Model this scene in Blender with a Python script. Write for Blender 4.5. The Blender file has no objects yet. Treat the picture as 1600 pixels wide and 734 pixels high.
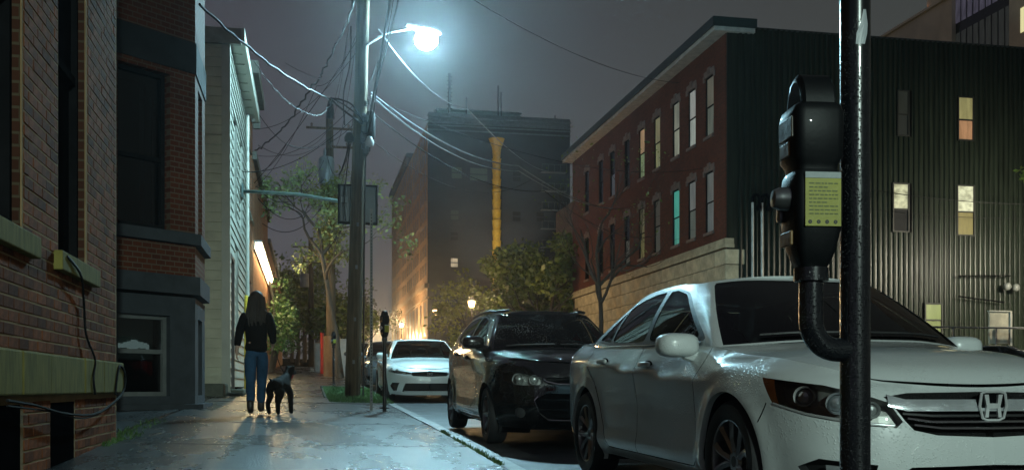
import bpy, bmesh, math, random
import numpy as np
from mathutils import Vector, Matrix, noise as mnoise
from mathutils.geometry import delaunay_2d_cdt
random.seed(7); np.random.seed(7)
SC = bpy.context.scene
COL = SC.collection
R = math.radians
PI = math.pi
# ------------------------------------------------------------------ camera
cam = bpy.data.cameras.new('camera'); co = bpy.data.objects.new('camera', cam); COL.objects.link(co)
co.location = (0, 0, 0)                       # eye height is the zero level; the road lies about 0.73 m below
co.rotation_euler = (R(90), 0, -math.atan(.2))
cam.sensor_width = 36; cam.lens = 36; cam.shift_y = 238/1600
cam.clip_start = .05; cam.clip_end = 3000
SC.camera = co
# ------------------------------------------------------------------ world, exposure
W = bpy.data.worlds.new('World'); SC.world = W; W.use_nodes = True
wn, wl = W.node_tree.nodes, W.node_tree.links
bg = wn['Background']
tc = wn.new('ShaderNodeTexCoord'); sep = wn.new('ShaderNodeSeparateXYZ')
wl.new(tc.outputs['Generated'], sep.inputs[0])
ramp = wn.new('ShaderNodeValToRGB'); wl.new(sep.outputs['Z'], ramp.inputs[0])
e = ramp.color_ramp.elements
e[0].position = 0; e[0].color = (.118, .112, .130, 1)
e[1].position = .40; e[1].color = (.052, .052, .062, 1)
ramp2 = wn.new('ShaderNodeValToRGB'); 
mr = wn.new('ShaderNodeMapRange'); mr.inputs[1].default_value = -1; mr.inputs[2].default_value = 1
wl.new(sep.outputs['X'], mr.inputs[0]); wl.new(mr.outputs[0], ramp2.inputs[0])
e = ramp2.color_ramp.elements
e[0].position = .35; e[0].color = (.92, .92, 1.0, 1); e[1].position = .85; e[1].color = (.74, .84, .62, 1)
mx = wn.new('ShaderNodeMixRGB'); mx.blend_type = 'MULTIPLY'; mx.inputs[0].default_value = 1
wl.new(ramp.outputs[0], mx.inputs[1]); wl.new(ramp2.outputs[0], mx.inputs[2])
cn = wn.new('ShaderNodeTexNoise'); cn.inputs['Scale'].default_value = 2.2; cn.inputs['Detail'].default_value = 3
wl.new(tc.outputs['Generated'], cn.inputs['Vector'])
cr = wn.new('ShaderNodeMapRange'); cr.inputs[3].default_value = .88; cr.inputs[4].default_value = 1.12
wl.new(cn.outputs[0], cr.inputs[0])
mx2 = wn.new('ShaderNodeMixRGB'); mx2.blend_type = 'MULTIPLY'; mx2.inputs[0].default_value = 1
wl.new(mx.outputs[0], mx2.inputs[1]); wl.new(cr.outputs[0], mx2.inputs[2])
wl.new(mx2.outputs[0], bg.inputs[0]); bg.inputs[1].default_value = 1.05
SC.view_settings.view_transform = 'Standard'; SC.view_settings.look = 'None'
SC.view_settings.exposure = 0; SC.view_settings.gamma = 1
SC.cycles.use_denoising = True
SC.cycles.max_bounces = 6; SC.cycles.diffuse_bounces = 2; SC.cycles.glossy_bounces = 3
SC.cycles.transparent_max_bounces = 12; SC.cycles.sample_clamp_indirect = 4
SC.cycles.volume_bounces = 0
STREET_LAMP_POWER = 5300.0
REAR_LAMP_POWER = 9500.0
LOT_LAMP_POWER = 4800.0
HAZE = .0009
# ------------------------------------------------------------------ materials
def node(nt, t, **kw):
    n = nt.nodes.new(t)
    for k, v in kw.items():
        if k in n.inputs: n.inputs[k].default_value = v
        else: setattr(n, k, v)
    return n
def c4(c): return (c[0], c[1], c[2], 1)
MC = {}
def mat(name, col, rough=.6, metal=0, var=.25, vs=3., bump=.15, bs=40., bd=.01, coat=0, spec=.5, col2=None, wet=0, stretch=None, objrand=0, drops=0, island=0):
    if name in MC: return MC[name]
    m = bpy.data.materials.new(name); m.use_nodes = True; nt = m.node_tree; L = nt.links
    p = nt.nodes['Principled BSDF']
    p.inputs['Roughness'].default_value = rough; p.inputs['Metallic'].default_value = metal
    p.inputs['Coat Weight'].default_value = coat; p.inputs['Coat Roughness'].default_value = .04
    p.inputs['Specular IOR Level'].default_value = spec
    tcn = node(nt, 'ShaderNodeTexCoord'); vec = tcn.outputs['Object']
    if stretch:
        mp = node(nt, 'ShaderNodeMapping', Scale=stretch); L.new(vec, mp.inputs[0]); vec = mp.outputs[0]
    n1 = node(nt, 'ShaderNodeTexNoise', Scale=vs, Detail=6., Roughness=.6); L.new(vec, n1.inputs['Vector'])
    a = tuple(max(0, x*(1-var)) for x in col); b = col2 if col2 else tuple(min(1, x*(1+var)) for x in col)
    rp = node(nt, 'ShaderNodeValToRGB'); rp.color_ramp.elements[0].position = .32; rp.color_ramp.elements[1].position = .68
    rp.color_ramp.elements[0].color = c4(a); rp.color_ramp.elements[1].color = c4(b)
    L.new(n1.outputs[0], rp.inputs[0]); cout = rp.outputs[0]
    if objrand or island:
        add = node(nt, 'ShaderNodeMath', operation='ADD'); 
        oi = node(nt, 'ShaderNodeObjectInfo'); ge = node(nt, 'ShaderNodeNewGeometry')
        L.new(oi.outputs['Random'], add.inputs[0]); L.new(ge.outputs['Random Per Island'], add.inputs[1])
        fr = node(nt, 'ShaderNodeMath', operation='FRACT'); L.new(add.outputs[0], fr.inputs[0])
        r = objrand or island
        mrr = node(nt, 'ShaderNodeMapRange'); mrr.inputs[3].default_value = 1-r; mrr.inputs[4].default_value = 1+r
        L.new(fr.outputs[0], mrr.inputs[0])
        mm = node(nt, 'ShaderNodeMixRGB', blend_type='MULTIPLY'); mm.inputs[0].default_value = 1
        L.new(cout, mm.inputs[1]); L.new(mrr.outputs[0], mm.inputs[2]); cout = mm.outputs[0]
    L.new(cout, p.inputs['Base Color'])
    if wet:
        n3 = node(nt, 'ShaderNodeTexNoise', Scale=1.6, Detail=9., Roughness=.68); L.new(vec, n3.inputs['Vector'])
        m3 = node(nt, 'ShaderNodeMapRange'); m3.inputs[1].default_value = .25; m3.inputs[2].default_value = .75
        m3.inputs[3].default_value = rough-wet; m3.inputs[4].default_value = rough+wet*.6
        L.new(n3.outputs[0], m3.inputs[0]); L.new(m3.outputs[0], p.inputs['Roughness'])
    if drops:
        vo = node(nt, 'ShaderNodeTexVoronoi', Scale=drops); vo.inputs['Randomness'].default_value = 1
        L.new(tcn.outputs['Object'], vo.inputs['Vector'])
        m4 = node(nt, 'ShaderNodeMapRange'); m4.inputs[1].default_value = .12; m4.inputs[2].default_value = .42
        m4.inputs[3].default_value = 1; m4.inputs[4].default_value = 0; m4.interpolation_type = 'SMOOTHSTEP'
        L.new(vo.outputs['Distance'], m4.inputs[0])
        n5 = node(nt, 'ShaderNodeTexNoise', Scale=4., Detail=3.); L.new(tcn.outputs['Object'], n5.inputs['Vector'])
        m5 = node(nt, 'ShaderNodeMapRange'); m5.inputs[1].default_value = .42; m5.inputs[2].default_value = .62
        L.new(n5.outputs[0], m5.inputs[0])
        mu = node(nt, 'ShaderNodeMath', operation='MULTIPLY'); L.new(m4.outputs[0], mu.inputs[0]); L.new(m5.outputs[0], mu.inputs[1])
        bp = node(nt, 'ShaderNodeBump', Strength=bump, Distance=.004); L.new(mu.outputs[0], bp.inputs['Height'])
        L.new(bp.outputs[0], p.inputs['Normal'] if not coat else p.inputs['Coat Normal'])
        if coat: L.new(bp.outputs[0], p.inputs['Normal'])
    elif bump:
        n2 = node(nt, 'ShaderNodeTexNoise', Scale=bs, Detail=5., Roughness=.65); L.new(vec, n2.inputs['Vector'])
        bp = node(nt, 'ShaderNodeBump', Strength=bump, Distance=bd); L.new(n2.outputs[0], bp.inputs['Height'])
        L.new(bp.outputs[0], p.inputs['Normal'])
    MC[name] = m; return m
def brickmat(name, c1, c2, mortar, bw=.21, bh=.075, ms=.010, rough=.75, bump=.5):
    m = bpy.data.materials.new(name); m.use_nodes = True; nt = m.node_tree; L = nt.links
    p = nt.nodes['Principled BSDF']; p.inputs['Roughness'].default_value = rough; p.inputs['Specular IOR Level'].default_value = .12
    tcn = node(nt, 'ShaderNodeTexCoord'); sp = node(nt, 'ShaderNodeSeparateXYZ'); L.new(tcn.outputs['Object'], sp.inputs[0])
    ad = node(nt, 'ShaderNodeMath', operation='ADD'); L.new(sp.outputs[0], ad.inputs[0]); L.new(sp.outputs[1], ad.inputs[1])
    cb = node(nt, 'ShaderNodeCombineXYZ'); L.new(ad.outputs[0], cb.inputs[0]); L.new(sp.outputs[2], cb.inputs[1])
    bt = node(nt, 'ShaderNodeTexBrick', Scale=1.); bt.inputs['Brick Width'].default_value = bw; bt.inputs['Row Height'].default_value = bh
    bt.inputs['Mortar Size'].default_value = ms; bt.inputs['Mortar Smooth'].default_value = .2
    bt.inputs['Color1'].default_value = c4(c1); bt.inputs['Color2'].default_value = c4(c2); bt.inputs['Mortar'].default_value = c4(mortar)
    L.new(cb.outputs[0], bt.inputs['Vector'])
    n1 = node(nt, 'ShaderNodeTexNoise', Scale=.8, Detail=6.); L.new(tcn.outputs['Object'], n1.inputs['Vector'])
    mr_ = node(nt, 'ShaderNodeMapRange'); mr_.inputs[3].default_value = .55; mr_.inputs[4].default_value = 1.4; L.new(n1.outputs[0], mr_.inputs[0])
    mm = node(nt, 'ShaderNodeMixRGB', blend_type='MULTIPLY'); mm.inputs[0].default_value = 1
    L.new(bt.outputs[0], mm.inputs[1]); L.new(mr_.outputs[0], mm.inputs[2]); L.new(mm.outputs[0], p.inputs['Base Color'])
    bp = node(nt, 'ShaderNodeBump', Strength=bump, Distance=.012, invert=True); L.new(bt.outputs['Fac'], bp.inputs['Height']); L.new(bp.outputs[0], p.inputs['Normal'])
    return m
def emit(name, col, s, pattern=0, scale=(3., 3., 3.), col2=None):
    if name in MC: return MC[name]
    m = bpy.data.materials.new(name); m.use_nodes = True; nt = m.node_tree; L = nt.links
    p = nt.nodes['Principled BSDF']; p.inputs['Base Color'].default_value = c4([x*.3 for x in col]); p.inputs['Roughness'].default_value = .3
    p.inputs['Emission Strength'].default_value = s; p.inputs['Emission Color'].default_value = c4(col)
    if pattern:
        tcn = node(nt, 'ShaderNodeTexCoord'); mp = node(nt, 'ShaderNodeMapping', Scale=scale); L.new(tcn.outputs['Object'], mp.inputs[0])
        n1 = node(nt, 'ShaderNodeTexNoise', Scale=1., Detail=3.); L.new(mp.outputs[0], n1.inputs['Vector'])
        rp = node(nt, 'ShaderNodeValToRGB'); rp.color_ramp.elements[0].position = .35; rp.color_ramp.elements[1].position = .65
        c2 = col2 or tuple(x*(1-pattern) for x in col)
        rp.color_ramp.elements[0].color = c4(c2); rp.color_ramp.elements[1].color = c4(col)
        L.new(n1.outputs[0], rp.inputs[0]); L.new(rp.outputs[0], p.inputs['Emission Color'])
    MC[name] = m; return m
def glassmat(name, tint, rough=.02, drops=0, refl=1.0):
    if name in MC: return MC[name]
    m = bpy.data.materials.new(name); m.use_nodes = True; nt = m.node_tree; L = nt.links
    nt.nodes.remove(nt.nodes['Principled BSDF']); out = nt.nodes['Material Output']
    tr = node(nt, 'ShaderNodeBsdfTransparent'); tr.inputs[0].default_value = c4(tint)
    gl = node(nt, 'ShaderNodeBsdfGlossy'); gl.inputs['Roughness'].default_value = rough
    fr = node(nt, 'ShaderNodeFresnel'); fr.inputs[0].default_value = 1.5
    mxs = node(nt, 'ShaderNodeMixShader'); L.new(fr.outputs[0], mxs.inputs[0]); L.new(tr.outputs[0], mxs.inputs[1]); L.new(gl.outputs[0], mxs.inputs[2])
    last = mxs.outputs[0]
    if drops:
        tcn = node(nt, 'ShaderNodeTexCoord')
        vo = node(nt, 'ShaderNodeTexVoronoi', Scale=drops); L.new(tcn.outputs['Object'], vo.inputs['Vector'])
        n5 = node(nt, 'ShaderNodeTexNoise', Scale=3., Detail=4.); L.new(tcn.outputs['Object'], n5.inputs['Vector'])
        th = node(nt, 'ShaderNodeMapRange'); th.inputs[1].default_value = .35; th.inputs[2].default_value = .7; th.inputs[3].default_value = .02; th.inputs[4].default_value = .36
        L.new(n5.outputs[0], th.inputs[0])
        lt = node(nt, 'ShaderNodeMath', operation='LESS_THAN'); L.new(vo.outputs['Distance'], lt.inputs[0]); L.new(th.outputs[0], lt.inputs[1])
        bp = node(nt, 'ShaderNodeBump', Strength=1., Distance=.004, invert=True); L.new(vo.outputs['Distance'], bp.inputs['Height'])
        df = node(nt, 'ShaderNodeBsdfPrincipled'); df.inputs['Base Color'].default_value = (.45, .47, .48, 1); df.inputs['Roughness'].default_value = .12
        L.new(bp.outputs[0], df.inputs['Normal'])
        sc = node(nt, 'ShaderNodeMath', operation='MULTIPLY'); sc.inputs[1].default_value = .45; L.new(lt.outputs[0], sc.inputs[0])
        m2 = node(nt, 'ShaderNodeMixShader'); L.new(sc.outputs[0], m2.inputs[0]); L.new(last, m2.inputs[1]); L.new(df.outputs[0], m2.inputs[2]); last = m2.outputs[0]
    L.new(last, out.inputs['Surface']); MC[name] = m; return m
# ------------------------------------------------------------------ object helpers
class MB:
    """collects shapes into one mesh (world or thing-local coordinates)"""
    def __init__(s): s.v = []; s.f = []
    def add(s, vs, fs):
        o = len(s.v); s.v += [tuple(map(float, v)) for v in vs]; s.f += [tuple(o+i for i in f) for f in fs]; return s
    def box(s, a, b):
        x0, y0, z0 = [min(p, q) for p, q in zip(a, b)]; x1, y1, z1 = [max(p, q) for p, q in zip(a, b)]
        return s.add([(x0,y0,z0),(x1,y0,z0),(x1,y1,z0),(x0,y1,z0),(x0,y0,z1),(x1,y0,z1),(x1,y1,z1),(x0,y1,z1)],
                     [(0,3,2,1),(4,5,6,7),(0,1,5,4),(1,2,6,5),(2,3,7,6),(3,0,4,7)])
    def bbox(s, a, b, r):
        """box with all edges bevelled by r"""
        bm = bmesh.new(); bmesh.ops.create_cube(bm, size=1)
        c = [(p+q)/2 for p, q in zip(a, b)]; d = [abs(q-p) for p, q in zip(a, b)]
        for v in bm.verts: v.co = Vector((v.co.x*d[0], v.co.y*d[1], v.co.z*d[2]))
        bmesh.ops.bevel(bm, geom=bm.edges[:], offset=r, segments=2, affect='EDGES', profile=.5)
        bm.verts.index_update()
        s.add([(v.co.x+c[0], v.co.y+c[1], v.co.z+c[2]) for v in bm.verts], [[v.index for v in f.verts] for f in bm.faces]); bm.free(); return s
    def prism(s, poly, z0, z1):
        n = len(poly); vs = [(p[0], p[1], z0) for p in poly]+[(p[0], p[1], z1) for p in poly]
        a = sum(poly[i][0]*poly[(i+1) % n][1]-poly[(i+1) % n][0]*poly[i][1] for i in range(n))
        fs = [(i, (i+1) % n, n+(i+1) % n, n+i) for i in range(n)]+[tuple(range(n-1, -1, -1)), tuple(range(n, 2*n))]
        if a < 0: fs = [tuple(reversed(f)) for f in fs]
        return s.add(vs, fs)
    def tube(s, pts, r, n=6, cap=True):
        pts = [Vector(p) for p in pts]; rs = r if isinstance(r, (list, tuple)) else [r]*len(pts)
        up = None; vs = []
        for i, p in enumerate(pts):
            d = (pts[min(i+1, len(pts)-1)]-pts[max(i-1, 0)]).normalized()
            if up is None:
                up = d.orthogonal().normalized()
            up = (up-d*up.dot(d)); up = up.normalized() if up.length > 1e-6 else d.orthogonal().normalized()
            w = d.cross(up)
            for k in range(n):
                a = 2*PI*k/n; vs.append(p+(up*math.cos(a)+w*math.sin(a))*rs[i])
        fs = []
        for i in range(len(pts)-1):
            for k in range(n):
                fs.append((i*n+k, i*n+(k+1) % n, (i+1)*n+(k+1) % n, (i+1)*n+k))
        if cap: fs += [tuple(range(n-1, -1, -1)), tuple((len(pts)-1)*n+k for k in range(n))]
        return s.add(vs, fs)
    def lathe(s, prof, n=24, axis='z', c=(0, 0, 0)):
        vs = []; m = len(prof)
        for k in range(n):
            a = 2*PI*k/n
            for r_, h in prof:
                x, y = r_*math.cos(a), r_*math.sin(a)
                vs.append({'z': (c[0]+x, c[1]+y, c[2]+h), 'y': (c[0]+y, c[1]+h, c[2]+x), 'x': (c[0]+h, c[1]+x, c[2]+y)}[axis])
        fs = []
        for k in range(n):
            for i in range(m-1):
                fs.append((k*m+i, ((k+1) % n)*m+i, ((k+1) % n)*m+i+1, k*m+i+1))
        return s.add(vs, fs)
    def sphere(s, c, r, n=12, m=8):
        rx, ry, rz = r if isinstance(r, (tuple, list)) else (r, r, r)
        vs = [(c[0], c[1], c[2]+rz)]
        for i in range(1, m):
            t = PI*i/m
            for k in range(n):
                a = 2*PI*k/n; vs.append((c[0]+rx*math.sin(t)*math.cos(a), c[1]+ry*math.sin(t)*math.sin(a), c[2]+rz*math.cos(t)))
        vs.append((c[0], c[1], c[2]-rz)); fs = []
        for k in range(n):
            fs.append((0, 1+k, 1+(k+1) % n)); fs.append((len(vs)-1, 1+(m-2)*n+(k+1) % n, 1+(m-2)*n+k))
            for i in range(m-2): fs.append((1+i*n+k, 1+(i+1)*n+k, 1+(i+1)*n+(k+1) % n, 1+i*n+(k+1) % n))
        return s.add(vs, fs)
    def mesh(s, name, m, smooth=False):
        me = bpy.data.meshes.new(name); me.from_pydata(s.v, [], s.f)
        if m: me.materials.append(m)
        if smooth:
            me.polygons.foreach_set('use_smooth', [True]*len(me.polygons))
            try: me.set_sharp_from_angle(angle=R(40))
            except Exception: pass
        me.update(); return me
def link(name, me, parent=None, loc=None):
    o = bpy.data.objects.new(name, me); COL.objects.link(o)
    if parent is not None: o.parent = parent
    if loc is not None: o.location = loc
    return o
def base_of(p):
    """world location of an unrotated parent chain"""
    v = Vector((0, 0, 0))
    while p is not None: v += Vector(p.location); p = p.parent
    return v
def obj(name, mb, m, parent=None, smooth=False, local=False):
    """ONE mesh object; mb holds world coordinates unless local"""
    o = link(name, mb.mesh(name, m, smooth), parent)
    if parent is not None and not local: o.location = -base_of(parent)
    return o
def thing(name, label, cat, loc=(0, 0, 0), rot=(0, 0, 0), group=None):
    o = bpy.data.objects.new(name, None); COL.objects.link(o); o.location = loc; o.rotation_euler = rot
    o.empty_display_size = .1
    o['label'] = label; o['category'] = cat
    if group: o['group'] = group
    return o
def tag(o, label, cat, group=None):
    o['label'] = label; o['category'] = cat
    if group: o['group'] = group
    return o
def struct(o): o['kind'] = 'structure'; return o
def stuff(o): o['kind'] = 'stuff'; return o
def copy_tree(o, parent=None):
    c = o.copy(); COL.objects.link(c); c.parent = parent
    for ch in o.children: copy_tree(ch, c)
    return c
# ------------------------------------------------------------------ ground profile
GY = [-80, 0, 5, 7.3, 9.3, 11, 13.5, 15.7, 21.7, 24, 120, 220, 900]
GZ = [-.9, -.735, -.735, -.72, -.655, -.605, -.545, -.49, -.34, -.26, 3.15, 4.6, 4.6]
def rz(y): return float(np.interp(y, GY, GZ))
KX = 1.60                                         # kerb face
def sz(x, y): return rz(y)+.12+.022*(KX-x)        # pavement top
# ------------------------------------------------------------------ palette
M_asph = mat('wet_asphalt', (.050, .051, .053), .46, var=.35, vs=2, bump=.55, bs=90, bd=.012, wet=.12)
M_pave = mat('wet_concrete', (.023, .024, .025), .30, spec=.7, var=.45, vs=1.6, bump=1., bs=60, bd=.0065, wet=.10, stretch=(1, .3, 1))
M_kerb = mat('kerb_stone', (.22, .22, .21), .42, var=.3, vs=5, bump=.4, bs=60, wet=.1)
M_joint = mat('joint_dirt', (.008, .008, .008), 1., spec=0, bump=0)
M_soil = mat('soil', (.05, .05, .04), .9, bump=.6, bs=20, bd=.03)
M_grass = mat('grass_blade', (.055, .12, .03), .6, var=.4)
M_brick = mat('brick_red', (.165, .050, .017), .85, spec=.1, var=.35, vs=18, bump=.7, bs=70, bd=.008, objrand=.5)
M_mortar = mat('mortar', (.34, .225, .115), .95, spec=.1, var=.2, bump=.3)
M_sand = mat('painted_stone', (.19, .165, .045), .85, spec=.15, var=.35, vs=5, bump=.35, bs=25, stretch=(1, 4, .7))
M_dark = mat('dark_void', (.005, .005, .006), .95, bump=0, spec=0)
M_black = mat('black_rubber', (.012, .012, .013), .55, bump=.1)
M_wire = mat('cable_black', (.006, .006, .0065), .6, bump=0, spec=.18)
M_steel = mat('galvanised_steel', (.26, .27, .28), .38, metal=.85, var=.2, bump=.1)
M_blackpaint = mat('black_gloss_paint', (.005, .006, .008), .26, coat=.35, bump=.8, drops=230.)
M_darkframe = mat('dark_window_frame', (.012, .012, .013), .7, spec=0)
M_glassdark = glassmat('window_glass', (.30, .32, .33))
M_glassroom = mat('dark_room', (.010, .010, .011), .9, bump=0)
M_wood = mat('weathered_pole_wood', (.085, .064, .042), .85, var=.5, vs=3, spec=.1, bump=.9, bs=14, bd=.03, stretch=(6, 6, .35))
M_bark = mat('bark', (.055, .046, .035), .85, var=.35, vs=6, bump=.7, bs=18, bd=.03, stretch=(3, 3, .8))
M_chrome = mat('chrome', (.78, .79, .80), .10, metal=1, var=.02, bump=0)
M_alloy = mat('alloy', (.42, .42, .43), .28, metal=.9, var=.05, bump=0)
# ================================================================== ground, road, pavements
def sheet(name, x0, x1, ys, zf, m, nx=1):
    b = MB(); xs = np.linspace(x0, x1, nx+1)
    for y in ys:
        for x in xs: b.v.append((float(x), float(y), zf(float(x), float(y))))
    n = nx+1
    for j in range(len(ys)-1):
        for i in range(nx): b.f.append((j*n+i, j*n+i+1, (j+1)*n+i+1, (j+1)*n+i))
    return struct(obj(name, b, m, smooth=True))
ysd = list(range(-60, 0, 6))+[0, 3, 5, 6, 7.3, 8.3, 9.3, 10.2, 11, 12.2, 13.5, 14.6, 15.7, 18, 20, 21.7, 24]+list(range(28, 221, 6))
sheet('ground', -400, 400, [-80]+ysd+[300, 600, 900], lambda x, y: rz(y)-.06, mat('lot_gravel', (.05, .05, .045), .55, bump=.6, bs=30, bd=.03, wet=.15), 8)
sheet('road', KX-.05, 8.6, ysd, lambda x, y: rz(y), M_asph, 4)
sheet('parking_lot', 8.62, 46, [y for y in ysd if -10 <= y <= 36], lambda x, y: rz(y)-.02, mat('lot_asphalt', (.05, .05, .052), .4, bump=.5, bs=70, wet=.12), 4)
# kerb stones (each a piece) and concrete pavement slabs
kerb = struct(obj('kerb', MB().box((KX-.16, -20, -1.6), (KX-.15, 7, -.9)), M_kerb))
for i in range(46):
    y0 = 3.5+i*1.22; y1 = y0+1.208; b = MB()
    j = random.uniform(-.006, .006)
    pts = []
    for (x, dz) in ((KX-.15, 0), (KX-.022, -.002), (KX, -.02), (KX+.012, -.30), (KX-.15, -.3)):
        for y in (y0, y1): pts.append((x+j, y, rz(y)+.12+dz+j*.4))
    b.add(pts, [(0, 1, 3, 2), (2, 3, 5, 4), (4, 5, 7, 6), (8, 6, 7, 9), (0, 8, 9, 1), (0, 2, 4, 6, 8), (1, 9, 7, 5, 3)])
    o = obj('kerb_stone', b, M_kerb, kerb)
walk = sheet('sidewalk', -2.9, KX-.15, ysd, lambda x, y: sz(x, y)-.035, M_joint, 3)
yj = [1.0, 3.8, 6.5, 9.15, 12.3, 15.4, 18.4, 21.0]+[23.1+1.8*k for k in range(22)]
def slab(y0, y1, x0, x1):
    b = MB(); nx, ny = 5, 4; g = .02; t = random.uniform(-.004, .004)
    for k in range(ny+1):
        for i in range(nx+1):
            x = x0+g+(x1-x0-2*g)*i/nx; y = y0+g*2.2+(y1-y0-4.4*g)*k/ny
            b.v.append((x, y, sz(x, y)+t+.004*mnoise.noise(Vector((x*1.3, y*1.3, 0)))))
    q = nx+1
    for k in range(ny):
        for i in range(nx): b.f.append((k*q+i, k*q+i+1, (k+1)*q+i+1, (k+1)*q+i))
    ring = [i for i in range(q)]+[k*q+nx for k in range(1, ny+1)]+[ny*q+i for i in range(nx-1, -1, -1)]+[k*q for k in range(ny-1, 0, -1)]
    n0 = len(b.v); b.v += [(b.v[i][0], b.v[i][1], b.v[i][2]-.05) for i in ring]; L = len(ring)
    for i in range(L): b.f.append((ring[(i+1) % L], ring[i], n0+i, n0+(i+1) % L))
    obj('paving_slab', b, M_pave, walk)
for y0, y1 in zip(yj[:-1], yj[1:]):
    if 18.5 < y0 < 27: slab(y0, y1, -1.75, .35)       # grass strip beside the pole
    else: slab(y0, y1, -1.75, KX-.165)
    slab(y0, y1, -2.88, -1.76)
far_walk = sheet('opposite_sidewalk', 8.6, 11.2, [y for y in ysd if y > 10], lambda x, y: rz(y)+.12, M_pave, 1)
# grass and weeds
def blades(name, spots, n, h, spread, m):
    b = MB()
    for _ in range(n):
        x, y, w, l = random.choice(spots)
        px, py = x+random.uniform(-w, w), y+random.uniform(-l, l); z = sz(px, py)-.02
        a = random.uniform(0, 2*PI); hh = h*random.uniform(.4, 1.2); s = .006+hh*.05
        dx, dy = math.cos(a), math.sin(a); lx, ly = random.uniform(-.5, .5)*hh, random.uniform(-.5, .5)*hh
        b.add([(px-dx*s, py-dy*s, z), (px+dx*s, py+dy*s, z), (px+lx*.4+dx*s*.7, py+ly*.4+dy*s*.7, z+hh*.6), (px+lx, py+ly, z+hh)], [(0, 1, 2, 3)])
    return stuff(obj(name, b, m))
sheet('verge_soil', .36, KX-.16, [18.5, 20, 22, 24, 26, 27.5], lambda x, y: sz(x, y)-.012, M_soil, 1)
o = blades('grass', [(.98, 23, .58, 4.3)], 9000, .07, 1, M_grass); tag(o, 'short green grass in the strip around the utility pole', 'grass')
o = blades('weeds', [(KX-.16, 7.9, .03, .25), (KX-.16, 8.6, .03, .3), (KX-.16, 9.6, .02, .6), (KX-.16, 10.8, .02, .3)], 700, .045, 1, M_grass)
tag(o, 'green weeds growing in the gap behind the kerb', 'weeds')
o = blades('wall_weeds', [(-1.62, 9.2, .04, .4), (-1.66, 9.9, .15, .4), (-1.7, 11.2, .1, 1.2)], 420, .06, 1, M_grass)
tag(o, 'low weeds along the foot of the brick wall', 'weeds')
# fallen leaves on the kerb near the dark hatchback
b = MB()
for _ in range(60):
    x, y = random.gauss(KX+.02, .14), random.gauss(10.4, .5); z = (sz(x, y) if x < KX else rz(y))+.008
    a = random.uniform(0, 6.3); s = random.uniform(.018, .035)
    b.add([(x+s*math.cos(a), y+s*math.sin(a), z), (x-s*.5*math.sin(a), y+s*.5*math.cos(a), z+.008), (x-s*math.cos(a), y-s*math.sin(a), z), (x+s*.5*math.sin(a), y-s*.5*math.cos(a), z+.004)], [(0, 1, 2, 3)])
tag(stuff(obj('leaf_litter', b, mat('dead_leaf', (.16, .09, .035), .7))), 'brown fallen leaves in the gutter beside the kerb', 'leaves')
# ================================================================== wall frames
class Face:
    """a vertical wall plane: origin o (x,y), along t, outward n"""
    def __init__(s, o, t, n): s.o = Vector((o[0], o[1])); s.t = Vector(t).normalized(); s.n = Vector(n).normalized()
    def p(s, a, d, z): q = s.o+s.t*a+s.n*d; return (q.x, q.y, z)
    def box(s, b, a0, a1, d0, d1, z0, z1):
        vs = [s.p(a, d, z) for z in (z0, z1) for a, d in ((a0, d0), (a1, d0), (a1, d1), (a0, d1))]
        fs = [(0,3,2,1),(4,5,6,7),(0,1,5,4),(1,2,6,5),(2,3,7,6),(3,0,4,7)]
        if s.t.x*s.n.y-s.t.y*s.n.x < 0: fs = [tuple(reversed(f)) for f in fs]
        return b.add(vs, fs)
    def holed(s, b, a0, a1, z0, z1, d0, d1, holes):
        A = sorted({a0, a1}|{x for h in holes for x in h[:2] if a0 < x < a1}); Z = sorted({z0, z1}|{x for h in holes for x in h[2:] if z0 < x < z1})
        for i in range(len(A)-1):
            run = None
            for k in range(len(Z)-1):
                ca, cz = (A[i]+A[i+1])/2, (Z[k]+Z[k+1])/2
                solid = not any(h[0] < ca < h[1] and h[2] < cz < h[3] for h in holes)
                if solid: run = run or [Z[k], 0]; run[1] = Z[k+1]
                if run and (not solid or k == len(Z)-2): s.box(b, A[i], A[i+1], d0, d1, run[0], run[1]); run = None
        return b
def window(par, F, a0, a1, z0, z1, rec=.12, fm=None, pm=(None, None), fw=.05, split=.5, sill=None, lintel=None, label=None, sw=.09, sh=.09, room=True, blind=None):
    fm = fm or M_darkframe; b = MB(); zs = z0+(z1-z0)*split
    F.box(b, a0, a0+fw, -rec-.06, -rec+.03, z0, z1); F.box(b, a1-fw, a1, -rec-.06, -rec+.03, z0, z1)
    F.box(b, a0+fw, a1-fw, -rec-.06, -rec+.03, z0, z0+fw); F.box(b, a0+fw, a1-fw, -rec-.06, -rec+.03, z1-fw, z1)
    F.box(b, a0+fw, a1-fw, -rec-.05, -rec+.02, zs-fw*.5, zs+fw*.5)
    if room: F.box(b, a0, a1, -rec-.62, -rec-.6, z0, z1)
    w = obj('window', b, fm, par)
    if label: w['label'] = label
    for k, (q0, q1) in enumerate(((z0+fw, zs-fw*.5), (zs+fw*.5, z1-fw))):
        m = pm[k] or M_glassdark
        obj('pane', F.box(MB(), a0+fw, a1-fw, -rec-.02-.015*(1-k), -rec-.012-.015*(1-k), q0, q1), m, w)
    if blind: obj('blind', F.box(MB(), a0+fw, a1-fw, -rec-.075, -rec-.07, blind[0], blind[1]), blind[2], w)
    if sill: obj('sill', F.box(MB(), a0-sw, a1+sw, -rec*.6, .07, z0-sh, z0), sill, w)
    if lintel: obj('lintel', F.box(MB(), a0-.1, a1+.1, -rec*.5, .035, z1, z1+.22), lintel, w)
    return w
def projpx(p):
    c, s_ = math.cos(math.atan(.2)), math.sin(math.atan(.2))
    d = p[1]*c+p[0]*s_; r = p[0]*c-p[1]*s_
    return 800+1600*r/max(d, .01), 605-1600*p[2]/max(d, .01), d
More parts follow.
